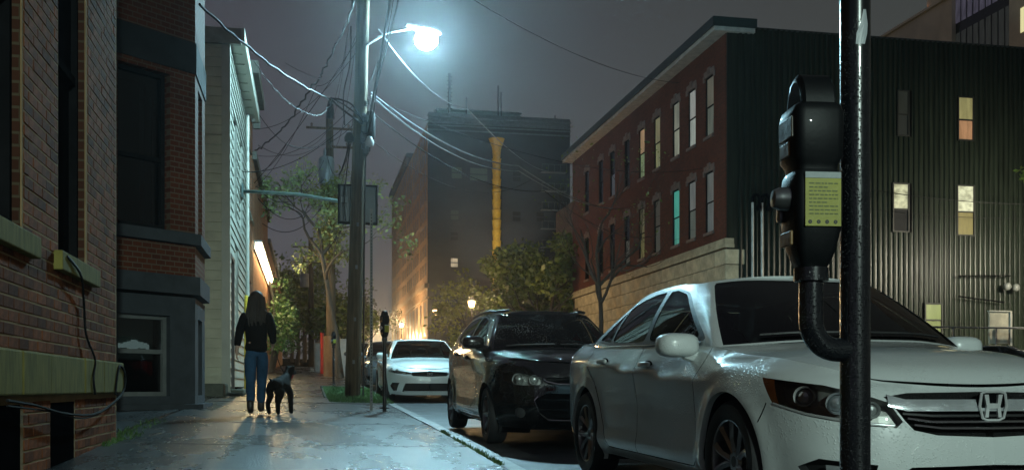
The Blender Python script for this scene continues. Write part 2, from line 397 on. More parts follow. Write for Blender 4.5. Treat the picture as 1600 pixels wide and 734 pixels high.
# ================================================================== near brick building (left edge of the picture)
XF = -1.65
bl = thing('brick_building', 'dark red brick house at the left edge with pale stone band and two tall windows', 'house', (XF, 7.5, -.6))
F = Face((XF, 0), (0, 1), (1, 0)); Y1 = 9.57; Y0 = 1.0
W1 = (5.45, 6.50, .92, 4.2); W2 = (7.40, 8.28, .92, 4.2); B1 = (5.2, 6.45, -.8, -.10); B2 = (7.19, 7.86, -.8, -.10)
holes = [W1, W2, B1, B2]
b = MB(); F.holed(b, Y0, Y1-.012, -.9, 7.5, -.4, -.004, holes); obj('wall', b, M_mortar, bl)
b = MB(); b.box((-7, Y1-.35, -.9), (XF-.4, Y1-.012, 7.5)); obj('rear_wall', b, brickmat('brick_flat_dark', (.13, .05, .03), (.17, .07, .045), (.2, .17, .14)), bl)
b = MB(); b.box((-7, Y0, 7.5), (XF+.25, Y1+.15, 7.9)); obj('roof', b, M_dark, bl)
# the bricks
def brick_mesh(L):
    b = MB(); b.add([(.0, 0, 0), (0, L, 0), (0, L, .064), (0, 0, .064), (.005, .003, .003), (.005, L-.003, .003), (.005, L-.003, .061), (.005, .003, .061)],
                    [(4, 5, 6, 7), (0, 1, 5, 4), (1, 2, 6, 5), (2, 3, 7, 6), (3, 0, 4, 7)]); return b
full, half = brick_mesh(.203), brick_mesh(.097)
BMESH = {'f': full.mesh('brick', M_brick), 'h': half.mesh('brick', M_brick)}
cand = []
for r_ in range(-12, 92):
    z = r_*.075
    if -.04-.075 < z < .22: continue
    if z < -.85 or z > 7.3: continue
    y = Y0-(.1065 if r_ % 2 else 0)
    while y < Y1:
        ya, yb = y, y+.203; y += .213
        if ya < Y0: continue
        k = 'f'
        if yb > Y1:
            if ya+.097 > Y1+.002: continue
            k = 'h'; yb = ya+.097
        def inhole(c): return any(h[0]-.001 < c < h[1]+.001 and h[2]-.06 < z < h[3] for h in holes)
        if inhole(ya) or inhole(yb):
            if k == 'f' and not inhole(ya) and not inhole(ya+.097): k = 'h'
            elif k == 'f' and not inhole(ya+.106) and not inhole(yb): k = 'h'; ya += .106
            else: continue
        dx = random.uniform(.002, .006)
        x0, y0p, d0 = projpx((XF, ya, z)); x1, y1p, d1 = projpx((XF, ya+(.203 if k == 'f' else .097), z+.065))
        vis = x1 > 0 and x0 < 1600 and 0 < y0p < 740 and d0 > 1
        cand.append(((abs(x1-x0)*1600*.064/d0) if vis else 0, ya, z, k, dx))
cand.sort(key=lambda c: -c[0])
rest = MB()
for i, (ar, ya, z, k, dx) in enumerate(cand):
    if i < 298 and ar > 0: link('brick', BMESH[k], bl, Vector((XF-.009+dx, ya, z))-base_of(bl))
    else:
        s_ = full if k == 'f' else half
        rest.add([(v[0]+XF-.009+dx, v[1]+ya, v[2]+z) for v in s_.v], s_.f)
stuff(obj('brickwork', rest, M_brick, bl))
# band course of painted stone blocks, window sills, windows, basement openings
yb_ = [1.0, 3.2, 5.1, 6.33, 7.0, 8.02, 8.72, 9.62]
for a0, a1 in zip(yb_[:-1], yb_[1:]):
    b = MB(); b.bbox((XF-.3, a0+.004, -.045), (XF+.045+random.uniform(0, .006), a1-.004, .215+random.uniform(-.004, .004)), .012); obj('stone_block', b, M_sand, bl)
M_rev = brickmat('reveal_brick', (.07, .025, .013), (.05, .018, .01), (.09, .065, .04)); M_wpane = mat('dark_glass', (.008, .008, .009), .8, bump=0, spec=0)
for (w, s0, s1) in ((W1, 5.3, 6.72), (W2, 7.27, 8.54)):
    win = window(bl, F, w[0], w[1], w[2], w[3], rec=.085, fw=.06, split=.42, pm=(M_wpane, M_wpane))
    b = MB(); b.bbox((XF-.2, s0, .785), (XF+.055, s1, .915), .008); o = obj('sill', b, M_sand, win)
    b = MB(); F.box(b, w[0]-.002, w[0]+.015, -.4, -.01, w[2], w[3]); F.box(b, w[1]-.012, w[1]+.004, -.4, -.012, w[2], w[3]); obj('reveal', b, M_rev, win)
for h in (B1, B2):
    b = MB(); F.box(b, h[0]-.004, h[1]+.004, -.39, -.0005, h[2], h[3]); obj('basement_opening', b, M_dark, bl)
# ================================================================== bay-windowed brick and painted house
by = thing('bay_window_house', 'narrow brick house whose bay has a grey painted lower storey and dark windows', 'house', (-2.4, 16.2, -.3))
P = [(-2.75, 14.50), (-1.60, 15.53), (-1.60, 16.96), (-2.75, 18.0)]
def bayring(off):
    return [(-3.3, P[0][1]-.5-off*.4), (P[0][0], P[0][1]-off*1.3), (P[1][0]+off, P[1][1]-off*.45), (P[2][0]+off, P[2][1]+off*.45), (P[3][0], P[3][1]+off*1.3), (-3.3, P[3][1]+.5)]
M_bayp = mat('bay_grey_paint', (.050, .058, .066), .75, spec=.15, var=.2, vs=4, bump=.15)
M_bayb = brickmat('bay_brick', (.13, .036, .016), (.09, .026, .014), (.14, .10, .07))
faces = []
for i in range(3):
    a, c = Vector(P[i]), Vector(P[i+1]); t = (c-a).normalized(); faces.append((Face(a, t, (t.y, -t.x)), (c-a).length))
lev = dict(low=(-.75, 1.30), band=(1.30, 1.60), brick=(1.60, 2.05), sill=(2.05, 2.24), up=(2.24, 4.55), lint=(4.55, 5.0), top=(5.0, 7.4))
wins = []
for fi, (F_, L_) in enumerate(faces):
    m0, m1 = (.30, L_-.42) if fi == 0 else ((.42, L_-.42) if fi == 1 else (.3, L_-.3))
    hl = [(m0, m1, -.12, 1.02)]; hu = [(m0, m1, 2.24, 4.45)]
    b = MB(); F_.holed(b, 0, L_, -.75, 1.3, -.3, 0, hl); obj('lower_wall', b, M_bayp, by)
    b = MB(); F_.holed(b, 0, L_, 1.6, 7.4, -.3, 0, hu+[(0, L_, 2.05, 2.24), (0, L_, 4.55, 5.0)]); obj('brick_wall', b, M_bayb, by)
    lm = (None, None)
    window(by, F_, m0, m1, -.12, 1.02, rec=.12, fw=.06, split=.55, pm=lm if fi == 0 else (None, None), fm=mat('pale_window_frame', (.15, .16, .155), .5) if fi == 0 else None)
    window(by, F_, m0, m1, 2.24, 4.45, rec=.16, fw=.06, split=.45)
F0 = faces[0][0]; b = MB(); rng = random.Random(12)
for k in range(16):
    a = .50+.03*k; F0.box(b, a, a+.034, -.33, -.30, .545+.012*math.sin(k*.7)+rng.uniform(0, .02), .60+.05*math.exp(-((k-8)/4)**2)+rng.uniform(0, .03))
obj('reflection_streak', b, emit('reflection_glow', (.75, 1, .92), .9), by)  # glowing streak behind the glass stands in for a reflection of the street
b = MB(); F0.box(b, .34, 1.10, -.40, -.39, .40, 1.0); obj('pane_glow_sheet', b, emit('pane_glow', (.45, .58, .48), .035), by)  # dim self-lit sheet added behind the glass
b = MB(); b.prism(bayring(.075), 1.34, 1.60); obj('band_course', b, M_bayp, by)
b = MB(); b.prism(bayring(.09), 2.06, 2.22); obj('sill_course', b, M_bayp, by)
b = MB(); b.prism(bayring(.02), 4.55, 5.0); obj('lintel_course', b, mat('bay_dark_paint', (.03, .034, .038), .8, spec=.1), by)
b = MB(); b.prism(bayring(.12), -.85, -.24); obj('plinth', b, M_bayp, by)
b = MB(); b.prism(bayring(.25), 7.4, 7.8); obj('cornice', b, M_bayp, by)
b = MB(); b.box((-8, 9.6, -.8), (-2.76, 19.0, 7.4)); obj('rear_wall', b, M_bayb, by)
# ================================================================== white clapboard house
wh = thing('clapboard_house', 'white clapboard house with deep eave lit cyan by the street lamp', 'house', (-1.6, 25, -.1))
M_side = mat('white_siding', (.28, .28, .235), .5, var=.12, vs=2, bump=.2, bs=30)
M_side2 = mat('side_siding_lifted', (.52, .49, .36), .6, var=.15, vs=2, bump=.2, bs=30)  # siding colour lifted on the side wall to stand in for missing light
M_trim = mat('white_trim', (.42, .41, .34), .45, var=.08)
YA, YB, ZT = 21.97, 28.35, 7.25
door = (22.45, 23.30, -.25, 2.75); wa = (23.75, 24.65, 1.1, 3.2); wb_ = (25.5, 26.3, 3.9, 5.9); wc = (23.3, 24.2, 3.9, 5.9)
Ff = Face((-1.6, 0), (0, 1), (1, 0)); Fs = Face((0, YA), (1, 0), (0, -1))
b = MB(); Ff.holed(b, YA+.01, YB, -.2, ZT, -.5, -.03, [door, wa, wb_, wc]); b.box((-8, YA+.03, -.2), (-1.63, YA+.3, ZT)); b.box((-8, YB-.3, -.2), (-2.1, YB, ZT)); obj('sheathing', b, M_dark, wh)
def clap(F_, a0, a1, z0, par, m=None):
    b = MB(); e = .205
    vs = [F_.p(a, d, z) for a in (a0, a1) for d, z in ((0, z0), (.034, z0), (.004, z0+e), (-.028, z0+e))]
    vs += [F_.p(a, -.028, z0) for a in (a0, a1)]
    fs = [(1, 5, 6, 2), (8, 9, 5, 1), (2, 6, 7, 3), (8, 1, 2, 3), (5, 9, 7, 6)]
    if F_.t.x*F_.n.y-F_.t.y*F_.n.x > 0: fs = [tuple(reversed(f)) for f in fs]
    b.add(vs, fs); return obj('siding_board', b, m or M_side, par)
nz = 0; z = .02
while z < ZT-.22:
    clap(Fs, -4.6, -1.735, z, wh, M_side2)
    segs = [(YA+.11, YB-.1)]
    for h in (door, wa, wb_, wc):
        if h[2]-.1 < z+.1 < h[3]+.1:
            segs = [q for s0, s1 in segs for q in (((s0, h[0]-.09), (h[1]+.09, s1)) if s0 < h[0] < s1 else ((s0, s1),))]
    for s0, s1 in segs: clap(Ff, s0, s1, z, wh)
    z += .2
b = MB(); b.box((-1.735, YA-.03, -.1), (-1.565, YA+.11, ZT-.15)); b.box((-1.66, YB-.1, -.1), (-1.57, YB, ZT-.15)); obj('corner_board', b, M_trim, wh)
b = MB(); b.box((-8, YA-.12, ZT-.16), (-1.34, YA+.02, ZT+.16)); obj('frieze', b, mat('house_frieze', (.25, .24, .2), .6), wh)
b = MB(); b.box((-3, YA+.02, ZT-.02), (-1.36, YB+.05, ZT+.03)); obj('soffit', b, M_trim, wh)
for k in range(9):
    y = YA+.25+k*.72; obj('soffit_batten', MB().box((-1.6, y, ZT-.045), (-1.38, y+.05, ZT-.0205)), M_trim, wh)
b = MB(); b.box((-1.36, YA-.12, ZT-.1), (-1.27, YB+.08, ZT+.17)); obj('gutter', b, M_trim, wh)
b = MB(); b.box((-8, YA-.1, ZT+.032), (-1.4, YB+.05, ZT+.14)); obj('roof', b, M_dark, wh)
for h in (wa, wb_, wc): window(wh, Ff, *h, rec=.05, fw=.06, fm=M_trim)
b = MB(); Ff.box(b, door[0], door[1], -.12, -.08, door[2], door[3]); dd = obj('door', b, mat('dark_door', (.03, .028, .025), .4), wh)
obj('handle', MB().sphere((-1.66, door[1]-.1, .85), .035), M_steel, dd)
b = MB(); Ff.box(b, door[0]-.09, door[0], -.1, .03, door[2], door[3]+.1); Ff.box(b, door[1], door[1]+.09, -.1, .03, door[2], door[3]+.1); Ff.box(b, door[0], door[1], -.1, .03, door[3], door[3]+.1); obj('door_frame', b, mat('dark_trim', (.05, .04, .035), .5), wh)
b = MB(); b.tube([(-1.53, 27.7, ZT-.1), (-1.53, 27.7, .1), (-1.42, 27.7, -.02)], .045, 8); obj('downspout', b, M_trim, wh)
# stone foundation blocks and step at the front corner
M_stone = mat('foundation_stone', (.12, .13, .10), .75, bump=.6, bs=12, bd=.03)
for k, (x0, x1, y0, y1, zt) in enumerate([(-2.95, -2.25, 20.9, 21.9, .12), (-2.24, -1.60, 20.7, 21.92, .02), (-1.59, -1.25, 21.2, 22.1, -.16), (-1.59, -1.30, 22.12, 23.4, -.09)]):
    b = MB(); b.bbox((x0, y0, -.6), (x1, y1, zt+.06), .03); obj('foundation_stone', b, M_stone, wh)
# yellow bollard pipe against the house
b = MB(); zb = sz(-1.42, 25.2); b.tube([(-1.42, 25.2, zb-.05), (-1.42, 25.2, 2.15)], .055, 10); b.sphere((-1.42, 25.2, 2.15), .055)
tag(obj('bollard', b, mat('yellow_paint', (.62, .42, .03), .4, var=.3, vs=6), smooth=True), 'tall yellow pipe guard standing against the white house', 'bollard')
# ================================================================== row of buildings further up the left side
rb = thing('row_house', 'tall narrow brick house with bracketed cornice behind the clapboard house', 'house', (-1.7, 30, 0))
M_rowb = brickmat('row_brick', (.26, .10, .05), (.20, .075, .04), (.16, .13, .1))
Fr = Face((-1.62, 0), (0, 1), (1, 0)); hs = [(29.2, 30.1, 1.2, 3.1), (30.5, 31.4, 1.2, 3.1), (29.2, 30.1, 4.9, 6.9), (30.5, 31.4, 4.9, 6.9)]
b = MB(); Fr.holed(b, 28.4, 31.9, -.2, 8.2, -.35, 0, hs); b.box((-7, 28.4, -.2), (-1.98, 28.7, 8.2)); b.box((-7, 31.6, -.2), (-1.98, 31.9, 8.2)); obj('wall', b, M_rowb, rb)
for h in hs: window(rb, Fr, *h, sill=M_stone)
M_corn = mat('old_cornice', (.10, .09, .07), .7)
b = MB(); b.box((-7, 28.35, 8.2), (-1.42, 31.95, 8.42)); b.box((-7, 28.25, 8.42), (-1.28, 32.05, 8.75)); obj('cornice', b, M_corn, rb)
for k in range(5): obj('bracket', MB().bbox((-1.60, 28.6+k*.75, 7.75), (-1.38, 28.74+k*.75, 8.195), .03), M_corn, rb)
sb = thing('shop_building', 'low orange brick shop lit by its own strip light', 'shop', (-1.7, 37, .4))
Fh = Face((-1.62, 0), (0, 1), (1, 0)); hs = [(33, 34.6, .9, 2.9), (35.4, 36.5, .3, 2.7), (37.4, 39, 1.0, 3.0), (39.8, 41.2, 1.1, 3.1)]
M_shopb = brickmat('shop_brick', (.36, .15, .065), (.28, .11, .05), (.25, .2, .15))
b = MB(); Fh.holed(b, 32.0, 44.0, 0, 6.9, -.35, 0, hs); b.box((-8, 32.0, 0), (-1.98, 32.3, 6.9)); b.box((-8, 43.7, 0), (-1.98, 44, 6.9)); obj('wall', b, M_shopb, sb)
for h in hs: window(sb, Fh, *h, sill=M_stone)
b = MB(); b.box((-8, 31.95, 6.9), (-1.5, 44.05, 7.15)); obj('parapet', b, M_corn, sb)
sl = thing('strip_light', 'long warm strip light mounted on the shop wall above the pavement', 'light', (-1.5, 36.5, 4.3))
b = MB(); b.box((-1.60, 32.4, 4.46), (-1.36, 43.8, 4.52)); b.box((-1.61, 32.4, 4.25), (-1.57, 43.8, 4.46)); obj('housing', b, mat('lamp_housing', (.3, .3, .28), .4), sl)
for k in range(5): obj('lamp_tube', MB().tube([(-1.46, 32.5+2.25*k, 4.40), (-1.46, 34.64+2.25*k, 4.40)], .042, 8), emit('strip_tube', (1, .74, .38), 100), sl)
pb = thing('gable_building', 'orange brick building with a plain parapet beyond the strip light', 'building', (-1.7, 55, 1))
b = MB(); b.box((-9, 44.6, 0), (-1.62, 70, 6.1)); obj('wall', b, M_shopb, pb)
b = MB(); b.box((-9.05, 44.55, 6.1), (-1.52, 70.05, 6.3)); obj('coping', b, M_corn, pb)
for k in range(6): obj('window', MB().box((-1.625, 47+3.6*k, 2.6), (-1.60, 48.1+3.6*k, 4.4)), M_glassroom, pb)
# ------------------------------------------------------------------ leaves
def leafset(b, c, rad, n, size, squash=1.0, rng=random, droop=0):
    for _ in range(n):
        while True:
            v = Vector((rng.uniform(-1, 1), rng.uniform(-1, 1), rng.uniform(-1, 1)))
            if v.length <= 1: break
        p = Vector(c)+Vector((v.x*rad, v.y*rad, v.z*rad*squash)); s = size*rng.uniform(.6, 1.35)
        d = Vector((rng.gauss(0, 1), rng.gauss(0, 1), rng.gauss(-droop, .8))).normalized(); w = d.orthogonal().normalized()
        w = (Matrix.Rotation(rng.uniform(0, 6.3), 3, d) @ w)
        b.add([p, p+d*s*.5+w*s*.28, p+d*s, p+d*s*.5-w*s*.28], [(0, 1, 2, 3)])
def leafmat(name, c):
    m = mat(name, c, .5, var=.45, vs=1.2, bump=0, island=.4)
    p = m.node_tree.nodes['Principled BSDF']; p.inputs['Transmission Weight'].default_value = 0
    try: p.inputs['Subsurface Weight'].default_value = 0
    except Exception: pass
    return m
def grow(bt, p, d, L, r, depth, tips, rng, up=.15, spread=.6, gnarl=.12):
    n = 4; pts = [Vector(p)]; rs = [r]; d = Vector(d).normalized()
    for i in range(n):
        d = (d+Vector((rng.gauss(0, gnarl), rng.gauss(0, gnarl), rng.gauss(up*.4, gnarl)))).normalized()
        pts.append(pts[-1]+d*L/n); rs.append(r*(1-.45*(i+1)/n))
    bt.tube(pts, rs, 7 if r > .03 else 4, cap=False); tips.append((pts[-1], rs[-1], depth))
    if depth <= 0: return
    for k in range(rng.choice((2, 3, 3))):
        a = rng.uniform(0, 2*PI); o_ = d.orthogonal().normalized(); o_ = Matrix.Rotation(a, 3, d) @ o_
        dd = (d+o_*spread*rng.uniform(.6, 1.3)).normalized(); i = rng.choice((2, 3, 4, 4))
        grow(bt, pts[i], dd, L*rng.uniform(.55, .82), rs[i]*.72, depth-1, tips, rng, up, spread, gnarl)
def tree(name, label, loc, h, r, depth, leafm, nleaf, lrad, lsize, seed, lean=(0, 0), trunk_h=.35, spread=.6, up=.15, group=None, barkm=None, cat='tree', mind=99, gnarl=.12):
    rng = random.Random(seed); t = thing(name, label, cat, loc, group=group)
    bt = MB(); tips = []; z0 = loc[2]
    base = Vector(loc); th = h*trunk_h
    pts = [base+Vector((lean[0]*k/5+rng.gauss(0, .03), lean[1]*k/5+rng.gauss(0, .03), th*k/5-.15*(k == 0))) for k in range(6)]
    bt.tube(pts, [r*(1.35 if k == 0 else 1.05-.07*k) for k in range(6)], 10, cap=False)
    for k in range(4):
        a = 2*PI*k/4+rng.uniform(-.4, .4)
        grow(bt, pts[-1-(k % 2)], (math.cos(a)*spread, math.sin(a)*spread, .9), (h-th)*rng.uniform(.36, .5), r*.62, depth-1, tips, rng, up, spread, gnarl)
    grow(bt, pts[-1], (lean[0]*.2, lean[1]*.2, 1), (h-th)*.5, r*.7, depth-1, tips, rng, up, spread, gnarl)
    obj('trunk', bt, barkm or M_bark, t, smooth=True)
    if nleaf:
        bc = MB(); use = [q for q in tips if q[2] <= 1 and q[2] < mind]; per = max(1, nleaf//max(1, len(use)))
        for p, r_, d_ in use:
            dens = rng.choice((.15, .6, 1, 1.5, 1.9)); leafset(bc, p, lrad*rng.uniform(.7, 1.25), int(per*dens), lsize, .75, rng, .3)
        obj('crown', bc, leafm, t)
    return t
L_dull = leafmat('leaf_green', (.115, .155, .024)); L_yel = leafmat('leaf_yellow_green', (.18, .20, .035)); L_dark = leafmat('leaf_dark', (.05, .065, .025)); L_vine = leafmat('leaf_vine', (.06, .13, .03))
L_pale = leafmat('leaf_pale_green', (.20, .26, .09))
# vine hanging on the building by the strip light
vt = thing('climbing_vine', 'leafy green vine hanging on the brick wall beneath the strip light', 'vine', (-1.5, 43, .7))
b = MB(); bs_ = MB(); rng = random.Random(3)
for k in range(24):
    y = rng.uniform(41.5, 51); z = rng.uniform(1.8, 4.3); leafset(b, (-1.25+rng.uniform(-.2, .5), y, z), .62, 130, .15, 1.0, rng, .6)
for k in range(7): y = 41.8+k*1.3; bs_.tube([(-1.5, y, 4.4), (-1.3, y+.1, 3.2), (-1.35, y-.05, 1.6), (-1.5, y, sz(-1.5, y))], .025, 5)
obj('stem', bs_, M_bark, vt); obj('foliage', b, L_vine, vt)
# ================================================================== sign panel on its long arm
sg = thing('hanging_sign', 'dark blue square sign panel at the end of a long arm from the white house', 'sign', (-1.55, 26.4, 4.9))
b = MB(); b.tube([(-1.58, 26.3, 4.88), (-.2, 24.2, 4.46), (1.05, 22.36, 3.95)], .04, 8); b.box((-1.59, 26.1, 4.7), (-1.55, 26.5, 5.05)); obj('arm', b, mat('green_steel', (.10, .15, .14), .4, metal=.3), sg)
b = MB(); b.bbox((.68, 22.24, 3.55), (1.455, 22.35, 4.32), .015); pn = obj('panel', b, mat('sign_blue', (.022, .04, .055), .4), sg)
b = MB(); b.box((.655, 22.225, 3.515), (1.48, 22.365, 3.548)); b.box((.655, 22.225, 4.322), (1.48, 22.365, 4.355)); b.box((.645, 22.225, 3.515), (.678, 22.365, 4.355)); b.box((1.457, 22.225, 3.515), (1.49, 22.365, 4.355)); obj('frame', b, M_darkframe, pn)
b = MB(); b.box((.71, 22.228, 3.97), (.84, 22.238, 4.08)); obj('label_plate', b, mat('pale_plate', (.2, .24, .26), .5), pn)
# ================================================================== utility poles
def pole_curve(x0, y0, z0, x1, z1, n=9):
    return [(x0+(x1-x0)*(k/(n-1)), y0, z0+(z1-z0)*k/(n-1)) for k in range(n)]
up = thing('utility_pole', 'leaning weathered wooden utility pole nearest the camera carrying the bright street lamp', 'utility pole', (.95, 22, sz(.95, 22)))
pp = pole_curve(.94, 22, sz(.95, 22)-.1, 1.28, 12.3)
obj('trunk', MB().tube(pp, [.165-.0055*k for k in range(9)], 16), M_wood, up, smooth=True)
b = MB(); b.tube([(1.16, 21.84, sz(1, 22)-.05), (1.18, 21.846, 2.86), (1.21, 21.846, 5.06)], .018, 8); obj('conduit', b, M_black, up, smooth=True)
for k, z in enumerate((.5, 1.4, 2.5, 3.4)): obj('pole_tag', MB().box((.92+.03*z, 21.825, z), (.97+.03*z, 21.833, z+.08)), mat('dull_plate', (.12, .12, .12), .6), up)
def crossarm(par, x, y, z, w, m=M_wood, ins=3, dirx=(1, 0)):
    d = Vector((dirx[0], dirx[1], 0)).normalized(); b = MB()
    a, c = Vector((x, y, z))-d*w/2, Vector((x, y, z))+d*w/2; b.tube([a, c], .055, 4); arm = obj('crossarm', b, m, par)
    for k in range(ins):
        q = a+(c-a)*((k+.3)/(ins-.4)); obj('insulator', MB().lathe([(.0, .0), (.05, .02), (.035, .06), (.055, .09), (.03, .13), (.0, .15)], 8, c=(q.x, q.y, q.z+.05)), mat('porcelain', (.12, .10, .09), .25), arm, smooth=True)
crossarm(up, 1.15, 22.18, 9.5, 2.5, ins=4); crossarm(up, 1.15, 22.18, 10.7, 2.5, ins=4)
# splice boxes, clamps and hardware clustered on the pole
rng = random.Random(11)
for k in range(22):
    z = rng.uniform(5.0, 6.15); a = rng.uniform(-1.4, 1.0); r_ = .19; x, y = 1.10+r_*math.cos(a), 22+r_*math.sin(a)
    s = rng.uniform(.025, .06); b = MB(); b.bbox((x-s, y-s, z-s*rng.uniform(.6, 2.2)), (x+s, y+s, z+s*rng.uniform(.6, 2)), .012)
    obj('clamp', b, mat('dark_hardware', (.04, .043, .047), .4, metal=.4), up)
b = MB(); b.lathe([(0, -.3), (.09, -.28), (.10, -.2), (.10, .2), (.085, .28), (0, .3)], 12, c=(1.32, 21.89, 5.555)); obj('terminal_box', b, M_black, up, smooth=True)
b = MB(); b.lathe([(0, -.12), (.10, -.08), (.11, .0), (.06, .1), (0, .12)], 12, c=(0.869, 21.835, 5.258)); obj('splice_can', b, M_black, up, smooth=True)
b = MB(); b.lathe([(0, -.12), (.08, -.1), (.10, -.02), (.05, .1), (0, .12)], 12, c=(1.29, 21.802, 5.192)); obj('insulator', b, mat('pale_ceramic', (.5, .52, .52), .25), up, smooth=True)
# drooping cable loops on the pole
b = MB()
def loop(pts, r=.014, n=28):
    P_ = [Vector(p) for p in pts]; out = []
    for i in range(n+1):
        t = i/n*(len(P_)-1); k = min(int(t), len(P_)-2); f = t-k
        p0, p1, p2, p3 = P_[max(k-1, 0)], P_[k], P_[k+1], P_[min(k+2, len(P_)-1)]
        out.append(.5*((2*p1)+(p2-p0)*f+(2*p0-5*p1+4*p2-p3)*f*f+(3*p1-p0-3*p2+p3)*f**3))
    return out
b.tube(loop([(0.484, 21.89, 6.072), (0.682, 21.835, 5.874), (0.946, 21.78, 5.676), (1.16, 21.78, 5.555), (0.946, 21.78, 5.918), (0.682, 21.835, 6.05), (0.484, 21.89, 6.072)]), .02, 6)
b.tube(loop([(0.484, 21.89, 6.094), (0.715, 21.824, 5.962), (1.04, 21.78, 5.742), (1.16, 21.78, 5.632)]), .016, 6)
b.tube(loop([(0.858, 21.835, 5.17), (0.77, 21.835, 4.73), (0.66, 21.835, 4.466), (0.726, 21.835, 4.62), (0.88, 21.835, 5.126)]), .013, 6)
b.tube(loop([(0.88, 21.835, 5.06), (0.814, 21.835, 4.51), (0.77, 21.89, 3.96), (0.792, 21.89, 3.52)]), .012, 6)
b.tube(loop([(0.902, 21.78, 7.59), (0.88, 21.78, 6.82), (0.748, 21.78, 6.16), (0.77, 21.78, 5.5)]), .014, 6)
b.tube(loop([(1.32, 21.835, 6.49), (1.5, 21.89, 6.93), (1.41, 21.835, 6.05), (1.32, 21.835, 5.39)]), .014, 6)
obj('cable_loop', b, M_wire, up, smooth=True)
# street lamp on its arm (a thing fixed to the pole)
def cobra(name, label, base, tip, power, col, aim=None, group=None, cone=40):
    t = thing(name, label, 'street lamp', base, group=group); bx_, tx = Vector(base), Vector(tip)
    mid = bx_.lerp(tx, .45)+Vector((0, 0, .12))
    obj('arm', MB().tube([bx_, mid, tx-Vector((0, 0, -.06))], .026, 8), mat('arm_steel', (.09, .095, .10), .55, metal=.3), t, smooth=True)
    d = (tx-bx_); d.z = 0; d.normalize(); n_ = 10; b = MB()
    secs = [(-.12, .05, .05), (.05, .07, .06), (.25, .13, .08), (.5, .16, .09), (.72, .13, .07), (.8, .05, .03)]
    w = Vector((-d.y, d.x, 0)); vs = []; fs = []
    for a, hw, hh in secs:
        for k in range(n_):
            an = 2*PI*k/n_; vs.append(tx+d*a+w*hw*math.cos(an)+Vector((0, 0, .10+hh*max(math.sin(an), -.25))))
    for i in range(len(secs)-1):
        for k in range(n_): fs.append((i*n_+k, i*n_+(k+1) % n_, (i+1)*n_+(k+1) % n_, (i+1)*n_+k))
    fs += [tuple(range(n_-1, -1, -1)), tuple(range((len(secs)-1)*n_, len(secs)*n_))]
    obj('lamp_head', b.add(vs, fs), mat('lamp_head_grey', (.12, .125, .13), .5), t, smooth=True)
    c = tx+d*.42+Vector((0, 0, -.10)); rb = .25
    # the drop lens is the lamp itself: its glow alone lights the street
    obj('lens', MB().sphere(c, (rb, rb, rb*.85), 20, 12), emit('lamp_lens_%d' % power, col, 60 if aim else power/(4*PI*PI*rb*rb)), t, smooth=True)
    if aim:                                     # a cut-off luminaire: its beam falls on the road, not on the upper walls
        L_ = bpy.data.lights.new(name+'_beam', 'SPOT'); L_.energy = power; L_.color = col; L_.spot_size = R(cone); L_.spot_blend = .75 if cone < 60 else 1; L_.shadow_soft_size = .2
        lo = bpy.data.objects.new(name+'_beam', L_); COL.objects.link(lo); lo.location = c+Vector((0, .1, -.42)); lo.rotation_euler = (Vector(aim)-Vector(lo.location)).to_track_quat('-Z', 'Y').to_euler()
    return t
cobra('street_lamp', 'bright blue-white street lamp on a steel arm from the leaning utility pole', (1.23, 21.9, 7.25), (2.22, 22.45, 7.80), STREET_LAMP_POWER, (.46, .85, 1.0))
# second pole with transformer, ivy and cabinets
p2 = thing('utility_pole', 'ivy-clad utility pole with a transformer, second along the pavement', 'utility pole', (.92, 40, sz(.92, 40)))
obj('trunk', MB().tube(pole_curve(.92, 40, sz(.92, 40)-.1, .84, 10.4), [.2-.008*k for k in range(9)], 14), M_wood, p2, smooth=True)
b = MB(); b.lathe([(0, 0), (.27, .02), (.3, .1), (.3, .95), (.24, 1.05), (0, 1.1)], 16, c=(.72, 39.6, 7.7)); b.lathe([(.0, 0), (.05, 0), (.06, .2), (.02, .3)], 8, c=(.65, 39.6, 8.8)); obj('transformer', b, mat('transformer_grey', (.2, .21, .21), .45), p2, smooth=True)
b = MB(); b.tube([(.87, 39.95, 10.3), (.87, 39.95, 10.85), (.86, 39.95, 11.1)], [.17, .12, .05], 8); obj('pole_cap', b, M_black, p2)
crossarm(p2, .86, 39.8, 9.9, 1.8, ins=3); crossarm(p2, 1.5, 39.8, 9.2, 1.5, ins=3)
b = MB(); rng = random.Random(5)
for k in range(48):
    z = rng.uniform(4.9, 8.2); leafset(b, (.9+rng.gauss(0, .30), 39.7+rng.gauss(0, .18), z), .38, 70, .13, 1, rng, .4)
ivy = obj('ivy', b, L_yel, p2)
b = MB(); b.tube([(.92, 39.6, sz(.92, 39.6)-.1), (.92, 39.6, 1.95)], .32, 10); obj('pole_guard', b, mat('brown_guard', (.16, .10, .06), .7), p2, smooth=True)
p3 = thing('utility_pole', 'far thin utility pole with crossarms beyond the ivy-clad pole', 'utility pole', (.25, 62, sz(.25, 62)))
obj('trunk', MB().tube([(.25, 62, sz(.25, 62)-.2), (.2, 62, 8.9)], [.19, .13], 10), M_wood, p3, smooth=True)
crossarm(p3, .2, 61.85, 8.3, 2.2, ins=3); crossarm(p3, .2, 61.85, 7.4, 2.0, ins=3)
b = MB(); b.lathe([(0, 0), (.25, .02), (.25, .8), (0, .85)], 10, c=(-.15, 61.6, 5.9)); obj('transformer', b, MC['transformer_grey'], p3)
p4 = thing('utility_pole', 'farthest utility pole standing past the dim trees', 'utility pole', (-.2, 88, sz(-.2, 88)))
obj('trunk', MB().tube([(-.2, 88, sz(-.2, 88)-.2), (-.25, 88, 11)], [.19, .13], 8), M_wood, p4); crossarm(p4, -.25, 87.8, 10.3, 2.2, ins=2)
